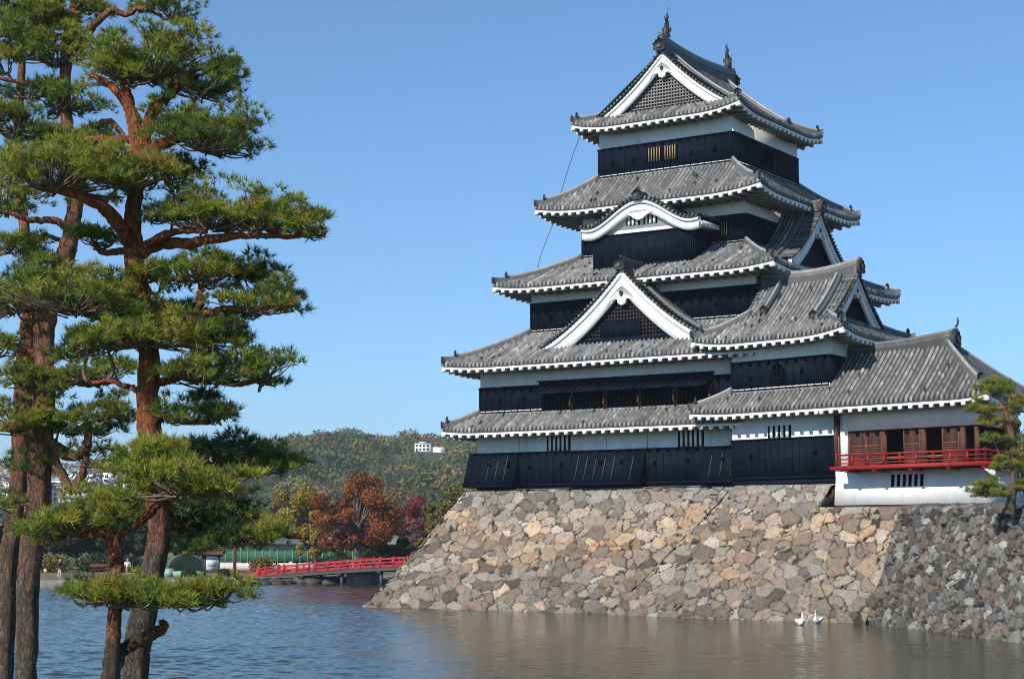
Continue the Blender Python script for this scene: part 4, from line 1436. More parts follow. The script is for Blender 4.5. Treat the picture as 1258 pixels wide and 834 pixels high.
# ------------------------------------------------------------------ park trees beyond the moat
def crown_tree(name, label, cat, x, y, zb, h, r, blobs, leafm, barkm, seed, size=.22, n=2600, trunk=None, group='park trees beyond the moat', lean=0, tone=(.5, .2), low=.35):
    g = np.random.default_rng(seed)
    t = thing(name, label, cat, (x, y, zb), 0, group)
    tb = MB()
    tr = trunk or h * .035
    top = np.array([lean, 0, h * .72])
    tube(tb, smoothline([(0, 0, -.3), (lean * .2, .1, h * .2), (lean * .6, -.1, h * .45), top], 5), np.linspace(tr * 1.25, tr * .3, 16), 8, .5, wob=.08)
    mb = MB()
    B = []
    for k in range(blobs):
        th = g.uniform(0, 2 * math.pi); q = g.uniform(.1, .95) * r
        zz = h * g.uniform(low, .86)
        shrink = 1 - .55 * abs((zz / h - .55) / .45) ** 2
        B.append((np.array([q * math.cos(th) * shrink + lean * zz / h, q * math.sin(th) * shrink, zz]), r * g.uniform(.15, .36)))
    B.append((np.array([lean, 0, h * .88]), r * .3))
    for c, br in B:
        s = np.array([lean * .5, 0, h * g.uniform(.25, .5)])
        tube(tb, smoothline([s, (s + c) / 2 + g.normal(0, .15, 3), c], 4), np.linspace(tr * .42, tr * .08, 9), 5, .5)
        m = n // len(B)
        P, U = blob_points(c, (br, br, br * .75), m, g, .6)
        bt = np.clip(g.normal(tone[0], tone[1]), 0, 1)
        leaf_quads(mb, P, U, size, np.clip(bt + g.normal(0, .10, m), 0, 1), g)
    tb.build('trunk', barkm, t)
    mb.build('crown', leafm, t)
    return t

M['bark_grey'] = m_bark('grey_bark', (.10, .09, .08), (.12, .10, .085), 0, 6)
M['bark_pale'] = m_bark('pale_bark', (.26, .23, .20), (.24, .20, .17), 0, 6)
L_green = m_leaf('dark_green_leaves', [(0, (.012, .022, .010)), (.5, (.03, .05, .018)), (1, (.07, .09, .025))], .2)
L_red = m_leaf('red_autumn_leaves', [(0, (.16, .042, .018)), (.4, (.27, .085, .028)), (.7, (.32, .145, .030)), (1, (.27, .20, .04))], .3)
L_yel = m_leaf('yellow_autumn_leaves', [(0, (.13, .10, .02)), (.5, (.30, .21, .025)), (1, (.40, .30, .04))], .3)
L_olive = m_leaf('olive_autumn_leaves', [(0, (.07, .075, .02)), (.5, (.16, .14, .03)), (1, (.26, .19, .04))], .3)
L_pink = m_leaf('crimson_leaves', [(0, (.14, .03, .04)), (.5, (.24, .055, .065)), (1, (.26, .12, .10))], .3)
L_plum = m_leaf('brown_plum_leaves', [(0, (.09, .05, .045)), (.5, (.15, .085, .07)), (1, (.20, .14, .10))], .3)
def ptree(px, ytop, rpx, Y, lf, name, label, seed, n=2600, blobs=11, zb=.6, size=.22, tone=(.5, .2), lean=0, trunk=None, low=.35):
    p = at(px, ytop, Y)
    crown_tree(name, label, 'tree', p[0], Y, zb, p[2] - zb, rpx / F * Y, int(blobs * 1.4), lf, (M['bark_pale'] if 'pale trunk' in label else M['bark_grey']), seed, size * .68, int(n * 2.3), trunk, tone=tone, lean=lean, low=low)
ptree(440, 576, 56, 176, L_red, 'maple_tree', 'big rust red tree with thick pale trunk behind the red bridge', 101, 8200, 26, tone=(.42, .28), size=.20, trunk=.42, low=.28)
ptree(378, 594, 46, 190, L_yel, 'ginkgo_tree', 'golden yellow tree left of the big rust red tree', 102, 3400, 13, tone=(.5, .2))
ptree(388, 622, 26, 182, L_yel, 'ginkgo_tree', 'small bright yellow tree in front of the long grey roof', 103, 1800, 9, tone=(.75, .15), low=.15, size=.18)
ptree(514, 603, 34, 205, L_pink, 'cherry_tree', 'crimson tree between the rust red tree and the stone base', 104, 2600, 11)
ptree(480, 620, 30, 200, L_plum, 'cherry_tree', 'dull plum coloured tree just right of the rust red tree', 105, 2200, 10)
ptree(556, 592, 46, 186, L_olive, 'zelkova_tree', 'olive yellow tree against the corner of the stone base', 106, 3600, 14, low=.2)
ptree(530, 640, 28, 180, L_yel, 'ginkgo_tree', 'low yellow green tree beside the sloping stone edge', 107, 1800, 9, tone=(.2, .2), low=.15)
ptree(468, 645, 40, 184, L_green, 'evergreen_tree', 'dark evergreen in the shade behind the bridge end', 108, 4200, 18, low=.12, tone=(.3, .2))
ptree(415, 612, 34, 215, L_plum, 'cherry_tree', 'brownish pink tree between the yellow and rust red trees', 109, 2000, 9)
ptree(345, 606, 34, 225, L_olive, 'zelkova_tree', 'olive brown tree behind the golden yellow tree', 110, 2000, 9)
ptree(585, 610, 40, 205, L_green, 'evergreen_tree', 'dark green tree half hidden behind the stone base', 111, 2000, 9)
for k, (px, yt, rp, Y, lf, lab) in enumerate([
        (70, 622, 42, 178, L_green, 'dark green shade tree nearest the left pine trunks'),
        (112, 628, 40, 184, L_green, 'dark green shade tree behind the strolling visitors'),
        (150, 634, 36, 176, L_green, 'dark tree seen between the two right pine trunks'),
        (20, 626, 40, 182, L_green, 'dark tree at the left edge beyond the moat'),
        (222, 634, 34, 190, L_green, 'dark round tree behind the green netting tent'),
        (245, 660, 26, 172, L_olive, 'small clipped green tree behind the notice board'),
        (300, 622, 38, 205, L_green, 'dark leafy tree behind the long grey roof'),
        (265, 626, 40, 215, L_green, 'dark broad tree beyond the green fence'),
        (95, 640, 44, 200, L_green, 'dark tree in the second row behind the strolling visitors'),
        (45, 632, 44, 205, L_green, 'dark tree in the second row behind the left pine trunks'),
        (185, 628, 46, 208, L_green, 'tall dark tree directly behind the tall pine trunk'),
        (-20, 630, 44, 190, L_green, 'dark tree cut by the left edge of the view')]):
    ptree(px, yt, rp, Y, lf, 'shade_tree', lab, 120 + k, 4200, 15, tone=(.4, .25), low=.38, size=.30)
for k, (px, yt, rp, Y, lf, nm, lab) in enumerate([
        (330, 628, 40, 250, L_olive, 'zelkova_tree', 'olive tree far back behind the grey park roof'),
        (400, 622, 44, 255, L_green, 'evergreen_tree', 'dark green tree far back between the yellow and rust red trees'),
        (455, 618, 40, 260, L_olive, 'zelkova_tree', 'olive tree far back behind the rust red tree'),
        (500, 634, 40, 235, L_plum, 'cherry_tree', 'dull brown tree far back below the crimson tree'),
        (535, 622, 44, 250, L_olive, 'zelkova_tree', 'olive green tree far back against the stone base'),
        (515, 652, 30, 195, L_plum, 'cherry_tree', 'low plum brown tree beside the stone edge'),
        (575, 628, 44, 245, L_green, 'evergreen_tree', 'dark tree far back cut off by the stone base'),
        (280, 634, 44, 260, L_green, 'evergreen_tree', 'dark green tree far back left of the grey park roof')]):
    ptree(px, yt, rp, Y, lf, nm, lab, 160 + k, 2200, 11, low=.15, size=.3)
def shrub(px, py, rpx, Y, lf, label, seed):
    p = at(px, py, Y)
    g = np.random.default_rng(seed)
    mb = MB()
    r = rpx / F * Y
    for k in range(4):
        P, U = blob_points((g.uniform(-.5, .5) * r, g.uniform(-.4, .4) * r, r * .45), (r * .7, r * .6, r * .5), 350, g, .5)
        leaf_quads(mb, P, U, .14, np.clip(g.normal(.5, .2, 350), 0, 1), g)
    o = mb.build('shrub', lf); o.location = (p[0], Y, .5)
    tag(o, label, 'shrub', 'shrubs on the far bank')
for k, (px, rp, Y, lab) in enumerate([(62, 26, 172, 'long clipped hedge left of the bench'), (110, 26, 174, 'clipped hedge behind the bench'), (165, 24, 172, 'clipped hedge behind the white jacketed visitor'), (205, 22, 168, 'clipped hedge behind the green tent'), (325, 20, 176, 'hedge below the green fence left part'), (415, 22, 174, 'hedge beneath the rust red tree'), (450, 22, 172, 'shaded hedge behind the right half of the bridge')]):
    shrub(px, 700, rp, Y, L_olive if k in (0, 3, 4) else L_green, ('olive ' if k in (0, 3, 4) else 'dark ') + lab, 20 + k)
shrub(275, 705, 10, 158, L_green, 'low dark shrub beside the notice board', 1)
shrub(233, 706, 9, 156, L_green, 'low dark shrub in front of the green tent', 2)
shrub(480, 700, 12, 178, L_green, 'dark shrub behind the right end of the bridge', 3)

# ------------------------------------------------------------------ red bridge
def bpt(px, py, Y): return at(px, py, Y)
bl_ = at(318, 707, 158.0); br_ = at(500, 694, 150.0)
t = thing('red_bridge', 'red painted wooden footbridge with openwork railings crossing to the stone base', 'bridge', tuple(bl_))
nB = 24
tt = np.linspace(0, 1, nB)
deck = np.stack([bl_[0] + (br_[0] - bl_[0]) * tt, bl_[1] + (br_[1] - bl_[1]) * tt, bl_[2] + (br_[2] - bl_[2]) * (tt * 1.35 - .35 * tt * tt)], -1)
deck[:, 2] -= .1
nrm = np.array([.045, 1.0, 0]); nrm[0] = -(br_[1] - bl_[1]); nrm[1] = br_[0] - bl_[0]; nrm /= np.linalg.norm(nrm)
L0 = tuple(bl_)
def ribbon(mb, pts, off0, off1, z0, z1):
    rows = [pts + nrm * o + np.array([0, 0, z]) for o, z in ((off0, z0), (off0, z1), (off1, z1), (off1, z0), (off0, z0))]
    mb.add(np.concatenate(rows), grid_faces(5, len(pts)))
m = MB(); ribbon(m, deck, 0, 3.0, -.02, .10); m.build('deck', M['brown'], t, loc=L0)
m = MB(); ribbon(m, deck, -.06, .12, -.28, -.025); ribbon(m, deck, 2.9, 3.06, -.28, -.025); m.build('beam', M['metal'], t, loc=L0)
wing = np.array([deck[0] + np.array([-1.9, -.5, -.30]), deck[0]])
for off in (0.03, 2.9):
    m = MB()
    full = np.vstack([wing, deck[1:]])
    for z0, z1 in ((.12, .22), (.42, .50), (.72, .82)):
        ribbon(m, full, off, off + .09, z0, z1)
    for q in np.linspace(0, len(deck) - 1, 15):
        p = deck[int(q)] + nrm * (off + .045)
        m.box(p[0] - .09, p[0] + .09, p[1] - .07, p[1] + .07, p[2] - .02, p[2] + .92)
    p = full[0] + nrm * (off + .045)
    m.box(p[0] - .12, p[0] + .12, p[1] - .1, p[1] + .1, p[2] - .3, p[2] + .98)
    p = deck[0] + nrm * (off + .045)
    m.box(p[0] - .12, p[0] + .12, p[1] - .1, p[1] + .1, p[2] - .3, p[2] + 1.05)
    for q in range(0, nB - 1, 3):
        a, b = deck[q] + nrm * (off + .02), deck[min(q + 2, nB - 1)] + nrm * (off + .02)
        m.hexa([a + [0, 0, .25], b + [0, 0, .25], a + [0, .05, .25], b + [0, .05, .25], a + [0, 0, .40], b + [0, 0, .40], a + [0, .05, .40], b + [0, .05, .40]])
    m.build('railing', M['bridge_red'], t, loc=L0)
for q in (7, 13, 19):
    m = MB()
    for off in (.2, 2.8):
        p = deck[q] + nrm * off
        m.box(p[0] - .14, p[0] + .14, p[1] - .14, p[1] + .14, -.8, p[2] - .28)
    a, b = deck[q] + nrm * -.1, deck[q] + nrm * 3.1
    m.box(a[0] - .16, a[0] + .16, a[1], b[1], deck[q][2] - .5, deck[q][2] - .26)
    m.build('pier', M['metal'], t, loc=L0)
m = MB()
p = deck[16]
m.box(p[0] - 1.4, p[0] + 1.4, p[1] + 2.2, p[1] + 4.5, -.5, .95)
m.build('abutment', M['revet'], t, loc=L0)

# ------------------------------------------------------------------ things on the far bank
p0, p1 = at(305, 700, 196), at(480, 700, 196)
t = thing('park_building', 'long low building with dark grey roof and green screens behind the trees', 'building', ((p0[0] + p1[0]) / 2, 196, .6))
w_ = (p1[0] - p0[0]) / 2
ze, zr = at(0, 668, 196)[2] - .6, at(0, 655, 200)[2] - .6
m = MB(); m.box(-w_, w_, .5, 7, 0, ze); m.build('wall', wallm[0], t)
m = MB(); m.prism([(-.8, ze - .1), (-.8, ze + .1), (3.8, zr), (8.4, ze + .1), (8.4, ze - .1)], lambda u, v: np.array([-w_ - .7, u, v]), lambda u, v: np.array([w_ + .7, u, v])); m.build('roof', simple('slate_roof', (.13, .13, .135), .6, .3, .25, 2), t)
m = MB()
for q in np.linspace(-w_ + .5, w_ - 2.4, 7): m.box(q, q + 1.7, .40, .52, .5, ze - .5)
m.build('window', M['dark'], t)
GF = simple('green_paint', (.07, .22, .09), .6, .3, .15, 2)
GN = simple('green_netting', (.035, .10, .075), .8, .2, .25, 3)
fa, fb_ = at(268, 700, 186), at(470, 700, 184)
t = thing('green_fence', 'bright green mesh fence with white kickboard along the far park path', 'fence', (fa[0], fa[1], .6))
m = MB()
n = 22
for i in range(n + 1):
    p = fa + (fb_ - fa) * i / n
    m.box(p[0] - .06, p[0] + .06, p[1] - .06, p[1] + .06, .6, 2.75)
m.build('fence_post', GF, t, loc=(fa[0], fa[1], .6))
m = MB()
m.hexa([(fa[0], fa[1] - .05, 2.68), (fb_[0], fb_[1] - .05, 2.68), (fa[0], fa[1] + .05, 2.68), (fb_[0], fb_[1] + .05, 2.68), (fa[0], fa[1] - .05, 2.78), (fb_[0], fb_[1] - .05, 2.78), (fa[0], fa[1] + .05, 2.78), (fb_[0], fb_[1] + .05, 2.78)])
m.hexa([(fa[0], fa[1] - .02, 1.5), (fb_[0], fb_[1] - .02, 1.5), (fa[0], fa[1] + .02, 1.5), (fb_[0], fb_[1] + .02, 1.5), (fa[0], fa[1] - .02, 2.62), (fb_[0], fb_[1] - .02, 2.62), (fa[0], fa[1] + .02, 2.62), (fb_[0], fb_[1] + .02, 2.62)])
m.build('mesh_panel', GN, t, loc=(fa[0], fa[1], .6))
m = MB()
m.hexa([(fa[0], fa[1] - .09, .6), (fb_[0], fb_[1] - .09, .6), (fa[0], fa[1] - .03, .6), (fb_[0], fb_[1] - .03, .6), (fa[0], fa[1] - .09, 1.35), (fb_[0], fb_[1] - .09, 1.35), (fa[0], fa[1] - .03, 1.35), (fb_[0], fb_[1] - .03, 1.35)])
m.build('kickboard', M['concrete'], t, loc=(fa[0], fa[1], .6))

# green netting tent / frame
p = at(226, 707, 156)
t = thing('netting_tent', 'rounded pale green netting tent with yellowish poles on the far bank', 'tent', (p[0], p[1], .55))
GT = m_leaf('pale_green_net', [(0, (.15, .25, .18)), (1, (.24, .33, .26))], .4)
m = MB()
A = np.linspace(0, math.pi, 13)
W2, Ht = 1.75, 1.55
rows = [np.stack([np.cos(A) * W2 * -1, np.full(13, yy), .45 + np.sin(A) ** .8 * Ht], -1) for yy in (0, .6, 1.2, 1.8)]
m.add(np.concatenate(rows), grid_faces(4, 13), rng.random(36))
m.prism([(math.cos(a) * W2, .45 + abs(math.sin(a)) ** .8 * Ht) for a in A], lambda u, v: np.array([u, 1.78, v]), lambda u, v: np.array([u, 1.8, v]))
m.build('canopy', GT, t)
m = MB()
m.hexa([(-2.0, -.1, 0), (-1.0, -.1, 0), (-2.0, 1.6, 0), (-1.0, 1.6, 0), (-1.7, 0, .75), (-1.0, 0, .75), (-1.7, 1.6, .75), (-1.0, 1.6, .75)])
m.box(-1.0, 1.75, -.05, 1.7, 0, .5)
m.build('skirt_panel', simple('pale_green_sheet', (.22, .36, .25), .6, .3, .1, 2), t)
m = MB()
for x0, x1 in ((-.3, .7), (.85, 1.7)): tube(m, [(x0, -.12, 1.75), (x1, -.12, .3)], .05, 5)
tube(m, [(1.85, -.1, 0), (1.85, -.1, 1.75)], .05, 5)
m.build('pole', M['palewood'], t)

# notice board with a little roof
p = at(260, 709, 154)
t = thing('notice_board', 'black framed notice board with small roof and white panel', 'notice board', (p[0], p[1], .55))
m = MB()
for x in (-.62, .62): m.box(x - .07, x + .07, -.07, .07, -.1, 2.1)
m.box(-.62, .62, -.05, .05, .55, .68); m.box(-.62, .62, -.05, .05, 1.86, 2.0)
m.build('frame', M['metal'], t)
m = MB(); m.box(-.5, .5, -.03, .03, .68, 1.86); pn = m.build('panel', wallm[0], t)
m = MB(); m.box(-.4, .4, -.045, -.032, .95, 1.6); m.build('poster', simple('grey_poster', (.45, .50, .52), .7, .2, .3, 4), pn)
m = MB(); m.prism([(-.5, 1.98), (-.5, 2.06), (0, 2.32), (.5, 2.06), (.5, 1.98)], lambda u, v: np.array([-1.0, u, v]), lambda u, v: np.array([1.0, u, v])); m.build('roof', M['brown'], t)
# post near the bridge
p = at(288, 708, 153)
m = MB(); m.box(-.13, .13, -.13, .13, -.1, 2.75); m.box(-.17, .17, -.17, .17, 2.75, 2.82)
o = m.build('wooden_post', M['brown'], None); o.location = (p[0], p[1], .55)
tag(o, 'tall dark wooden post standing left of the red bridge', 'post')
# bench and railing under the dark trees
p = at(128, 705, 165)
t = thing('park_bench', 'dark wooden bench under the shade trees on the far bank', 'bench', (p[0], p[1], .6))
m = MB(); m.box(-1.4, 1.4, -.2, .2, .40, .46); m.build('seat', M['brown'], t)
m = MB(); m.box(-1.4, 1.4, .22, .27, .6, .95); m.build('backrest', M['brown'], t)
for x in (-1.1, 1.1):
    m = MB(); m.box(x - .06, x + .06, -.15, .25, -.05, .40); m.build('leg', M['brown'], t)

# ------------------------------------------------------------------ people and swans
def skin_mesh(name, verts, edges, radii, material, parent=None, loc=None, sub=1):
    me = bpy.data.meshes.new(name)
    me.from_pydata([tuple(v) for v in verts], edges, [])
    o = bpy.data.objects.new(name, me)
    COL.objects.link(o)
    sk = o.modifiers.new('skin', 'SKIN'); sk.use_smooth_shade = True
    if sub:
        ss = o.modifiers.new('sub', 'SUBSURF'); ss.levels = ss.render_levels = sub
    sv = me.skin_vertices[0].data
    for i, r in enumerate(radii):
        sv[i].radius = (r, r) if not isinstance(r, tuple) else r
        sv[i].use_root = (i == 0)
    dg = bpy.context.evaluated_depsgraph_get()
    ev = o.evaluated_get(dg)
    m2 = bpy.data.meshes.new_from_object(ev)
    o.modifiers.clear()
    o.data = m2
    bpy.data.meshes.remove(me)
    m2.materials.clear(); m2.materials.append(material)
    for q in m2.polygons: q.use_smooth = True
    if parent: o.parent = parent
    if loc is not None: o.location = loc
    return o
SKIN = simple('skin', (.45, .27, .19), .6, .3, .1, 5)
HAIR = simple('dark_hair', (.02, .016, .012), .6, .3, .2, 9)
def person(label, px, Y, zb, rot, top, bottom, hat=None, hgt=1.66, stride=.16):
    p = at(px, 700, Y)
    t = thing('person', label, 'person', (p[0], Y, zb), rot)
    k = hgt / 1.7
    V = np.array([(0, 0, .95), (.09, stride, .50), (.09, stride * 1.2, .08), (.09, stride * 1.2 - .14, .03), (-.09, -stride, .50), (-.09, -stride * .8, .08), (-.09, -stride * .8 - .14, .03),
                  (0, 0, 1.15), (0, 0, 1.38), (.19, 0, 1.38), (.24, -.04, 1.12), (.23, -.16, .90), (.23, -.21, .80), (-.19, 0, 1.38), (-.24, .03, 1.12), (-.23, -.06, .88), (-.23, -.10, .78), (0, -.01, 1.47), (0, -.02, 1.57), (0, -.02, 1.66)]) * k
    Ed = [(0, 1), (1, 2), (2, 3), (0, 4), (4, 5), (5, 6), (0, 7), (7, 8), (8, 9), (9, 10), (10, 11), (11, 12), (8, 13), (13, 14), (14, 15), (15, 16), (8, 17), (17, 18), (18, 19)]
    Rr = np.array([.13, .07, .045, .04, .07, .045, .04, .12, .13, .055, .045, .035, .04, .055, .045, .035, .04, .05, .095, .085]) * k
    skin_mesh('body', V, Ed, list(Rr), SKIN, t)
    ti = [0, 7, 8, 9, 10, 11, 13, 14, 15]
    mp = {a: i for i, a in enumerate(ti)}
    skin_mesh('jacket', V[ti], [(mp[a], mp[b]) for a, b in Ed if a in mp and b in mp], list(Rr[ti] + .025), top, t)
    bi = [0, 1, 2, 4, 5]
    mp = {a: i for i, a in enumerate(bi)}
    skin_mesh('trousers', V[bi] , [(mp[a], mp[b]) for a, b in Ed if a in mp and b in mp], list(Rr[bi] + .022), bottom, t)
    skin_mesh('hat' if hat else 'hair', np.array([(0, .01, 1.60), (0, .01, 1.70)]) * k, [(0, 1)], [.105 * k, .075 * k], hat or HAIR, t)
    return t
cl = lambda n, c: simple(n, c, .85, .1, .12, 6)
person('walking person in dark red jacket, pale trousers and white hat on the far bank', 73.5, 149.6, .55, R(75), cl('maroon_cloth', (.10, .015, .025)), cl('khaki_cloth', (.50, .45, .34)), cl('white_hat', (.75, .72, .68)))
person('person in white jacket with back turned between the pine trunks', 156.5, 151.5, .55, R(200), cl('white_cloth', (.78, .78, .78)), cl('grey_cloth', (.20, .20, .22)), cl('white_cap', (.75, .75, .75)))
person('small child in pale clothes standing near the left pine trunks', 55.5, 150.5, .55, R(150), cl('cream_cloth', (.55, .47, .36)), cl('tan_cloth', (.30, .22, .15)), None, .95, .05)

def swan(label, px, py, rot, tilt=0.0):
    p = at(px, py, 1.0); d = p - np.array([0, 0, H])
    q = np.array([0, 0, H]) + d * (-H / d[2])
    t = thing('swan', label, 'swan', (q[0], q[1], 0), rot, 'swans below the stone base')
    # body faces -y
    V = [(0, .36, .17), (0, .20, .13), (0, 0, .12), (0, -.20, .13), (0, -.30, .19), (0, -.33, .30), (0, -.29, .42), (0, -.27, .52), (0, -.31, .585), (0, -.37, .585)]
    skin_mesh('body', V, [(i, i + 1) for i in range(9)], [.05, .13, .19, .15, .08, .052, .045, .042, .05, .035], M['swan'], t, sub=2)
    for s in (-1, 1):
        skin_mesh('wing', [(s * .13, -.16, .17), (s * .17, .02, .19), (s * .12, .25, .23), (s * .05, .42, .27)], [(0, 1), (1, 2), (2, 3)], [.06, .10, .075, .02], M['swan'], t, sub=2)
    skin_mesh('beak', [(0, -.39, .583), (0, -.47, .565)], [(0, 1)], [.026, .014], M['beak'], t)
swan('white swan on the left of the pair, seen head on by the stone base', 983.5, 767.5, R(10))
swan('white swan on the right of the pair, turned slightly to the side', 1005, 765, R(-30))

# ------------------------------------------------------------------ pines
BARK_A = m_bark('pine_bark_left', (.24, .19, .16), (.52, .25, .16), 1.8, 4.2)
BARK_B = m_bark('pine_bark_red', (.19, .165, .145), (.58, .20, .095), 2.1, 2.9)
BARK_C = m_bark('pine_bark_young', (.22, .165, .13), (.54, .19, .10), 1.1, 1.8)
NEED = m_leaf('pine_needles', [(0, (.045, .085, .045)), (.35, (.125, .18, .042)), (.65, (.27, .305, .042)), (.9, (.38, .37, .055)), (1, (.36, .22, .08))], .38, .45)
def tufts(mb, P, D, L, m, g, tone, w=.0055):
    n = len(P)
    Pn = np.repeat(P, m, 0)
    dr = np.repeat(D, m, 0) * 1.0 + g.standard_normal((n * m, 3)) * .62
    dr /= np.linalg.norm(dr, axis=1)[:, None] + 1e-9
    ln = np.repeat(L, m) * g.uniform(.65, 1.1, n * m)
    sd = np.cross(dr, g.standard_normal((n * m, 3))); sd /= np.linalg.norm(sd, axis=1)[:, None] + 1e-9
    b = Pn + dr * (g.random(n * m) * .02)[:, None]
    V = np.stack([b - sd * w, b + sd * w, b + dr * ln[:, None]], 1)
    tn = np.clip(np.repeat(tone, m) + g.normal(0, .10, n * m), 0, 1)
    mb.add(V.reshape(-1, 3), np.arange(3 * n * m).reshape(-1, 3), tn)

def pine_pad(fb, tb, px, py, rx, ry, Y, g, dens=1.0, tone=.55, anchor=None, L=.105, taper=0.0, needle=17, twig=True):
    """one cloud-like foliage pad: base centre at (px,py), half width rx and height ry in photo pixels, at depth Y"""
    s = Y / F
    c = at(px, py, Y)
    Rx, Rz = rx * s * 1.04, ry * s * 1.04
    Ry = max(.32, min(Rx * .8, 1.0))
    nsub = max(6, int(37 * dens * (Rx * Ry) ** .9 / .5))
    subs = []
    ph0 = g.uniform(0, 6.28); tilt = g.normal(0, .10)
    for k in range(nsub):
        th = g.uniform(0, 2 * math.pi); r = math.sqrt(g.random()) * (1.0 if g.random() < .82 else g.uniform(1.0, 1.3))
        x, y = r * math.cos(th), r * math.sin(th)
        hgt = Rz * max(.1, 1 - .75 * r ** 2.2) * (1 + .28 * math.sin(th * 2 + ph0) + .18 * math.sin(x * 5 + ph0))
        if taper: hgt *= 1 - taper * x
        zz = max(0.01, hgt * g.uniform(.28, 1.08))
        zz += tilt * x * Rx + (g.normal(0, .06) - (.08 if g.random() < .12 else 0)) * min(1, Rz / .25)
        subs.append(c + np.array([x * Rx, y * Ry, zz]))
    for q in subs:
        sr = g.uniform(.12, .21)
        n = int(g.uniform(11, 19))
        u = g.standard_normal((n, 3)); u[:, 2] = np.abs(u[:, 2]) * .9 - .15
        u /= np.linalg.norm(u, axis=1)[:, None]
        P = q + u * sr * np.array([1.25, 1.25, .7]) * g.uniform(.35, 1, n)[:, None]
        D = u * .75 + np.array([0, 0, .55])
        D /= np.linalg.norm(D, axis=1)[:, None]
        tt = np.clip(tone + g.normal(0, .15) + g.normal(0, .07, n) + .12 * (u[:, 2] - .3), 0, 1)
        tt = np.where(g.random(n) < .02, .98, tt)
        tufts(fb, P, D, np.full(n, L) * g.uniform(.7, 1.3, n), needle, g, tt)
    if twig:
        if anchor is not None:
            a = np.asarray(anchor, float)
            e = c + np.array([0, 0, Rz * .08])
            mid = a * .5 + e * .5 + np.array([0, 0, -.04]) + g.normal(0, .05, 3)
            br = smoothline([a, a * .75 + mid * .25 + g.normal(0, .03, 3), mid, e], 5)
            ln = np.linalg.norm(e - a)
            tube(tb, br, np.linspace(.022 + .018 * ln, .016, len(br)), 6, .5, wob=.1)
        for k in range(int(nsub * 1.7)):
            q = subs[g.integers(0, len(subs))]
            st = c + (q - c) * np.array([.15, .15, 0]) + np.array([0, 0, Rz * .03])
            st = st + g.normal(0, .03, 3)
            mid = st * .45 + q * .55 + np.array([0, 0, -.03]) + g.normal(0, .03, 3)
            br = smoothline([st, mid, q], 4)
            tube(tb, br, np.linspace(.013, .006, len(br)), 4, .5)

def pine(name, label, base, barkm, trunks, limbs, pads, Y, seed, dens=1.0, L=.105, needle=17):
    g = np.random.default_rng(seed)
    t = thing(name, label, 'pine tree', tuple(base), 0, None)
    wb = MB()
    anchors = []
    for pts, rad in trunks:
        W = np.array([at(p[0], p[1], Y + (p[2] if len(p) > 2 else 0)) for p in pts])
        Ln = smoothline(W, 7)
        rr = np.interp(np.linspace(0, len(pts) - 1, len(Ln)), np.arange(len(pts)), np.array(rad) * Y / F)
        Ln = Ln + g.normal(0, .006, Ln.shape)
        tube(wb, Ln, rr, 14, .5, wob=.05)
        anchors.append(Ln)
    loc = np.asarray(base, float)
    for pts, rad in limbs:
        lb = MB()
        W = np.array([at(p[0], p[1], Y + (p[2] if len(p) > 2 else 0)) for p in pts])
        Ln = smoothline(W, 6)
        rr = np.interp(np.linspace(0, len(pts) - 1, len(Ln)), np.arange(len(pts)), np.array(rad) * Y / F)
        Ln = Ln + g.normal(0, .008, Ln.shape)
        tube(lb, Ln, rr, 8, .5, wob=.08)
        anchors.append(Ln)
        lb.build('branch', barkm, t, loc=loc, smooth=True)
    AN = np.concatenate(anchors)
    for p in pads:
        px, py, rx, ry = p[:4]
        o = p[4] if len(p) > 4 else {}
        yy = Y + o.get('dy', 0)
        c = at(px, py, yy)
        d = np.linalg.norm(AN - c, axis=1) + .6 * np.clip(AN[:, 2] - c[2] + .05, 0, None)
        a = AN[d.argmin()]
        fb, tb = MB(), MB()
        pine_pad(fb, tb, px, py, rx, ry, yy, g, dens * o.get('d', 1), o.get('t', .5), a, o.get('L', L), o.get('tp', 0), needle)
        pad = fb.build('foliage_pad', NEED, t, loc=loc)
        tb.build('twigs', M['twig'], pad, loc=loc, smooth=True)
    wb.build('trunk', barkm, t, loc=loc, smooth=True)
    return t
M['twig'] = simple('pine_twig', (.17, .125, .10), .9, .15, .4, 9)

def D(**k): return k
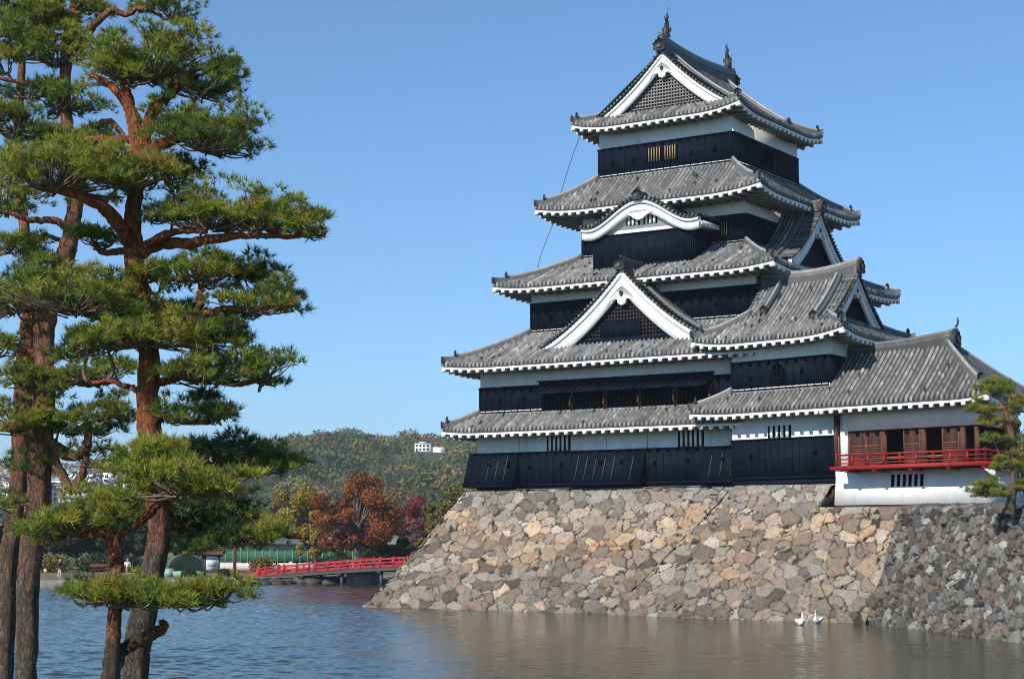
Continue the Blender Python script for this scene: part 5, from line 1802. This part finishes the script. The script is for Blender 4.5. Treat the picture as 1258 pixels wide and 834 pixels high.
# the twin-trunked pine at the left edge
b = at(30, 900, 24.5); b[2] = 1.5
pine('black_pine', 'tall pine with paired grey trunks at the left edge of the view', b, BARK_A,
     [([(32, 930, 0), (33, 834, 0), (36, 700, 0), (48, 600, .05), (53, 500, .05), (54, 440, .05), (55, 400, .1), (68, 345, .1), (82, 310, .1), (90, 270, .1), (91, 220, .1), (82, 150, .1), (80, 100, .1), (86, 40, .1), (98, -15, .1), (110, -70, .1)],
       [16, 12.5, 14, 15, 14, 13, 13, 12, 11.5, 10, 9.5, 7.5, 7, 8, 7, 5]),
      ([(2, 930, .9), (5, 834, .9), (10, 700, .9), (22, 600, .9), (28, 500, .9), (32, 430, .9), (36, 380, .9), (40, 345, .9), (33, 300, .9), (26, 250, .9), (22, 180, .9), (26, 90, .9), (30, -30, .9)],
       [16, 12, 11.5, 11.5, 11.5, 11, 9, 7.5, 7, 7, 6, 5, 4])],
     [([(88, 40, .1), (70, 12, .1), (55, -20, .2)], [8, 6, 4]),
      ([(86, 130, .1), (60, 110, 0), (20, 100, -.1), (-20, 95, -.2)], [5, 4, 3, 2]),
      ([(95, 60, .1), (112, 35, -.2), (135, 14, -.3), (155, 17, -.3), (175, 10, -.3), (200, 22, -.3)], [6, 5, 4, 4, 3, 2]),
      ([(90, 285, .1), (70, 272, 0), (40, 270, -.1), (10, 262, -.2), (-20, 258, -.2)], [6, 5, 4, 3, 2]),
      ([(93, 290, .1), (108, 280, 0), (122, 278, -.1)], [7, 5, 3]),
      ([(35, 330, .9), (50, 292, .8), (75, 295, .6)], [5, 4, 3]),
      ([(84, 170, .1), (110, 158, 0), (135, 150, 0), (160, 175, -.1)], [6, 5, 4, 3]),
      ([(56, 440, .05), (30, 430, 0), (0, 420, 0), (-30, 415, 0)], [7, 6, 5, 4]),
      ([(55, 545, .05), (80, 590, 0), (90, 605, 0)], [8, 6, 5]),
      ([(60, 545, .05), (90, 560, 0), (108, 545, 0), (104, 520, 0)], [9, 7, 6, 4]),
      ([(92, 600, 0), (103, 575, 0), (106, 550, 0)], [5, 5, 4]),
      ([(58, 470, .05), (80, 468, 0), (110, 472, 0), (140, 470, 0)], [5, 4, 3, 2])],
     [(15, 8, 55, 22, D(t=.45)), (105, 12, 34, 14, D(t=.5)), (212, 22, 32, 22, D(t=.45, dy=-.3)), (180, 8, 26, 12, D(t=.4, dy=-.3, d=.7)),
      (70, 78, 62, 42, D(t=.62)), (8, 92, 34, 40, D(t=.58)), (75, 132, 48, 26, D(t=.5)), (20, 165, 48, 30, D(t=.5)), (35, 120, 40, 16, D(t=.35, d=.6)),
      (18, 308, 42, 20, D(t=.5)), (45, 330, 36, 16, D(t=.4)), (20, 385, 60, 34, D(t=.55)), (70, 372, 40, 24, D(t=.55)),
      (36, 478, 42, 30, D(t=.58)), (70, 470, 45, 22, D(t=.5)), (20, 530, 50, 34, D(t=.58)), (72, 528, 42, 24, D(t=.5)),
      (120, 468, 52, 26, D(t=.38, d=.7)), (112, 528, 46, 24, D(t=.45)), (140, 505, 34, 20, D(t=.32, d=.8)), (118, 570, 34, 22, D(t=.25, d=.8)), (25, 575, 30, 14, D(t=.4, d=.7)),
      (-5, 55, 46, 36, D(t=.6)), (12, 260, 44, 24, D(t=.5)), (55, 190, 50, 30, D(t=.5)), (60, 30, 50, 26, D(t=.55)), (5, 215, 40, 24, D(t=.6, dy=-.5)), (40, 40, 40, 22, D(t=.55)), (-10, 150, 36, 26, D(t=.55)), (100, 175, 36, 22, D(t=.55)), (-8, 440, 34, 26, D(t=.55)), (0, 620, 26, 16, D(t=.4, d=.6))],
     24.5, 201, dens=1.0)

# the tall pine in the middle of the group
b = at(178, 900, 21.3); b[2] = 1.75
pine('red_pine', 'tall red barked pine with layered cloud pads and a long bough reaching right', b, BARK_B,
     [([(160, 930), (167, 834), (171, 780), (190, 690), (195, 640), (187, 560), (182, 500), (182, 440), (177, 390), (167, 330), (163, 280), (166, 235), (170, 200), (168, 165), (162, 140), (156, 115), (148, 90)],
       [19, 15.5, 17, 14.5, 13.5, 14.5, 14.5, 13, 12, 12.5, 11, 9.5, 10, 10, 8, 6, 4])],
     [([(173, 180), (190, 135), (215, 110), (240, 90)], [10, 8, 6, 4]),
      ([(168, 150), (150, 120), (128, 100), (110, 92)], [7, 6, 4, 3]),
      ([(175, 195), (195, 180, -.1), (225, 168, -.2), (260, 168, -.3), (300, 172, -.3)], [9, 8, 6, 4, 2]),
      ([(166, 305), (140, 268, -.3), (120, 250, -.5), (90, 238, -.6), (50, 230, -.7)], [10, 9, 8, 6, 3]),
      ([(170, 312), (195, 300, -.1), (230, 298, -.2), (270, 292, -.3), (310, 290, -.3), (360, 290, -.4), (400, 287, -.4)], [9, 8, 7, 6, 4, 3, 2]),
      ([(168, 308), (200, 290, -.3), (230, 283, -.3), (255, 285, -.3)], [6, 5, 4, 3]),
      ([(180, 410), (205, 398, -.1), (240, 388, -.2), (247, 360, -.2), (245, 345, -.2)], [7, 7, 6, 4, 3]),
      ([(245, 385, -.2), (280, 380, -.2), (330, 378, -.2), (355, 372, -.2)], [5, 4, 3, 2]),
      ([(183, 475), (205, 468), (240, 460), (280, 470), (330, 468)], [6, 6, 5, 4, 2]),
      ([(184, 505), (205, 512), (240, 518), (268, 515)], [4, 4, 3, 2]),
      ([(183, 478), (160, 476), (135, 468), (110, 470)], [5, 4, 3, 2]),
      ([(186, 600, .2), (215, 590, .5), (250, 578, .6), (300, 572, .6), (345, 568, .6)], [8, 7, 6, 5, 3]),
      ([(188, 640, .3), (220, 645, .5), (270, 650, .6), (330, 655, .6), (380, 660, .6)], [8, 7, 6, 5, 3]),
      ([(170, 310), (150, 308, .2), (128, 310, .3), (112, 298, .3), (118, 300, .3)], [5, 5, 4, 3, 2]),
      ([(165, 170), (130, 170, .2), (95, 172, .3)], [5, 4, 3]),
      ([(176, 385), (150, 380, -.1), (110, 378, -.2), (70, 380, -.3)], [7, 6, 4, 3])],
     [(195, 100, 92, 56, D(t=.62)), (150, 95, 50, 40, D(t=.66)), (245, 118, 46, 30, D(t=.5)), (268, 110, 22, 30, D(t=.45)),
      (255, 185, 66, 34, D(t=.40, dy=-.3)), (210, 165, 40, 24, D(t=.45)), (295, 165, 24, 26, D(t=.38)),
      (70, 235, 92, 54, D(t=.62, dy=-.6)), (150, 228, 66, 46, D(t=.66, dy=-.5)), (200, 222, 40, 22, D(t=.45)), (225, 210, 28, 14, D(t=.3)),
      (255, 280, 66, 46, D(t=.58, dy=-.3)), (320, 284, 62, 52, D(t=.62, dy=-.3)), (375, 287, 38, 26, D(t=.55, dy=-.4, tp=.5)), (215, 268, 36, 34, D(t=.5)),
      (240, 345, 62, 36, D(t=.58, dy=-.2)), (200, 345, 30, 26, D(t=.5)), (315, 342, 30, 20, D(t=.45)), (310, 385, 56, 36, D(t=.45, dy=-.2)), (340, 380, 26, 20, D(t=.5)),
      (95, 385, 90, 50, D(t=.55, dy=-.3)), (165, 375, 36, 30, D(t=.55)), (180, 425, 80, 36, D(t=.60, dy=-.3)), (130, 425, 40, 26, D(t=.5)), (250, 420, 60, 26, D(t=.45)), (275, 412, 36, 20, D(t=.3)),
      (255, 470, 66, 44, D(t=.55, dy=-.2)), (320, 470, 46, 30, D(t=.48)), (235, 518, 44, 28, D(t=.28)), (265, 516, 26, 20, D(t=.35)),
      (265, 578, 62, 44, D(t=.25, dy=.6)), (325, 580, 40, 34, D(t=.30, dy=.6)), (350, 575, 20, 22, D(t=.38, dy=.6)),
      (235, 640, 60, 40, D(t=.22, dy=.6)), (280, 665, 60, 40, D(t=.22, dy=.6)), (312, 664, 46, 24, D(t=.66, dy=.4)), (240, 600, 40, 20, D(t=.2, dy=.5)),  # tree shade put into these pads' dark tones, light into the pale one
      (110, 432, 60, 14, D(t=.3, d=.5)), (120, 300, 30, 16, D(t=.35, dy=.4)), (225, 395, 40, 18, D(t=.3, dy=.3))],
     21.3, 202, dens=1.15)

# the small young pine in front
b = at(135, 900, 18.5); b[2] = 1.75
pine('young_pine', 'small red stemmed young pine forking in front of the tall pine', b, BARK_C,
     [([(132, 930), (137, 834), (139, 780), (142, 740), (144, 700), (141, 680), (137, 660), (124, 640), (118, 625)], [13, 10.5, 9, 8.2, 8, 9.5, 8, 5, 3]),
      ([(133, 834, .1), (150, 800, .1), (165, 790, .1), (195, 775, .1), (203, 768, .1), (196, 762, .1)], [10, 8, 8, 7, 5, 3])],
     [([(138, 672), (150, 655), (172, 640, -.1), (192, 622, -.2), (205, 608, -.2), (235, 600, -.2)], [7, 6, 5.5, 5, 4, 3]),
      ([(142, 662), (125, 655, -.1), (108, 658, -.1), (85, 655, -.1), (55, 658, -.1)], [6, 5, 4, 3, 2]),
      ([(150, 655), (148, 640, 0), (160, 628, 0)], [5, 4, 3]),
      ([(139, 720), (165, 725, -.1), (215, 722, -.2), (270, 722, -.2)], [5, 4, 4, 2]),
      ([(137, 722), (118, 730, -.1), (100, 735, -.1)], [4, 3, 2])],
     [(225, 608, 66, 46, D(t=.64, dy=-.2)), (268, 606, 46, 28, D(t=.66, dy=-.2)), (190, 595, 50, 48, D(t=.66)), (195, 560, 26, 22, D(t=.62)),
      (90, 653, 60, 30, D(t=.62, dy=-.1)), (138, 628, 46, 28, D(t=.62)), (60, 655, 34, 20, D(t=.58)),
      (150, 742, 62, 19, D(t=.62, dy=-.2)), (215, 740, 66, 19, D(t=.62, dy=-.2)), (268, 738, 34, 15, D(t=.58, dy=-.2)), (115, 740, 30, 14, D(t=.55))],
     18.5, 203, dens=1.3, L=.10)

# small pine on the terrace at the right edge, with a yellow maple twig behind it
P0 = at(1241, 627, 73.0)
pine('terrace_pine', 'small trained pine with leaning grey trunk on the terrace by the pavilion', P0, BARK_A,
     [([(1240, 632), (1243, 610), (1246, 585), (1247, 560), (1243, 535), (1237, 515), (1233, 500), (1228, 485)], [7, 5.5, 5, 4.3, 4, 3.5, 3, 2])],
     [([(1243, 607), (1230, 606), (1215, 604)], [4, 3, 2]), ([(1245, 560), (1235, 562), (1228, 560)], [2, 2, 1]), ([(1238, 520), (1225, 515), (1210, 512)], [2, 1.5, 1]),
      ([(1234, 502), (1218, 500), (1205, 498)], [2, 1.5, 1]), ([(1246, 565), (1258, 560), (1268, 555)], [2, 2, 1]), ([(1245, 600), (1262, 598), (1272, 596)], [3, 2, 1])],
     [(1219, 485, 22, 15, D(t=.6)), (1232, 478, 14, 12, D(t=.6)), (1208, 507, 17, 13, D(t=.6)), (1215, 524, 16, 12, D(t=.6)), (1221, 543, 15, 12, D(t=.45)), (1238, 574, 20, 17, D(t=.62)),
      (1216, 610, 26, 18, D(t=.62)), (1264, 602, 20, 16, D(t=.55)), (1260, 550, 18, 16, D(t=.55)), (1264, 578, 18, 15, D(t=.55)), (1252, 502, 15, 15, D(t=.6))],
     73.0, 204, dens=1.0, L=.15, needle=20)
p = at(1262, 628, 75.5)
crown_tree('maple_tree', 'small maple with bright yellow green leaves behind the terrace pine', 'tree', p[0], 75.5, p[2] - .1, 5.6, 1.0, 9, L_yel, M['bark_grey'], 301, .075, 2600, .06, 'park trees beyond the moat', lean=-.35, tone=(.55, .3), low=.5)

# ------------------------------------------------------------------ autumn haze over the whole place
HAZE = True
if HAZE:
    hb = MB(); hb.box(-7000, 7000, -350, 9000, -2.5, 330)
    m = bpy.data.materials.new('haze_air'); m.use_nodes = True
    nt = m.node_tree
    nt.nodes.remove(nt.nodes['Principled BSDF'])
    v = nt.nodes.new('ShaderNodeVolumePrincipled')
    v.inputs['Color'].default_value = (.82, .90, 1.0, 1)
    v.inputs['Density'].default_value = .00017
    v.inputs['Anisotropy'].default_value = .1
    nt.links.new(v.outputs[0], nt.nodes['Material Output'].inputs['Volume'])
    o = hb.build('haze', m); tag(o, kind='stuff')
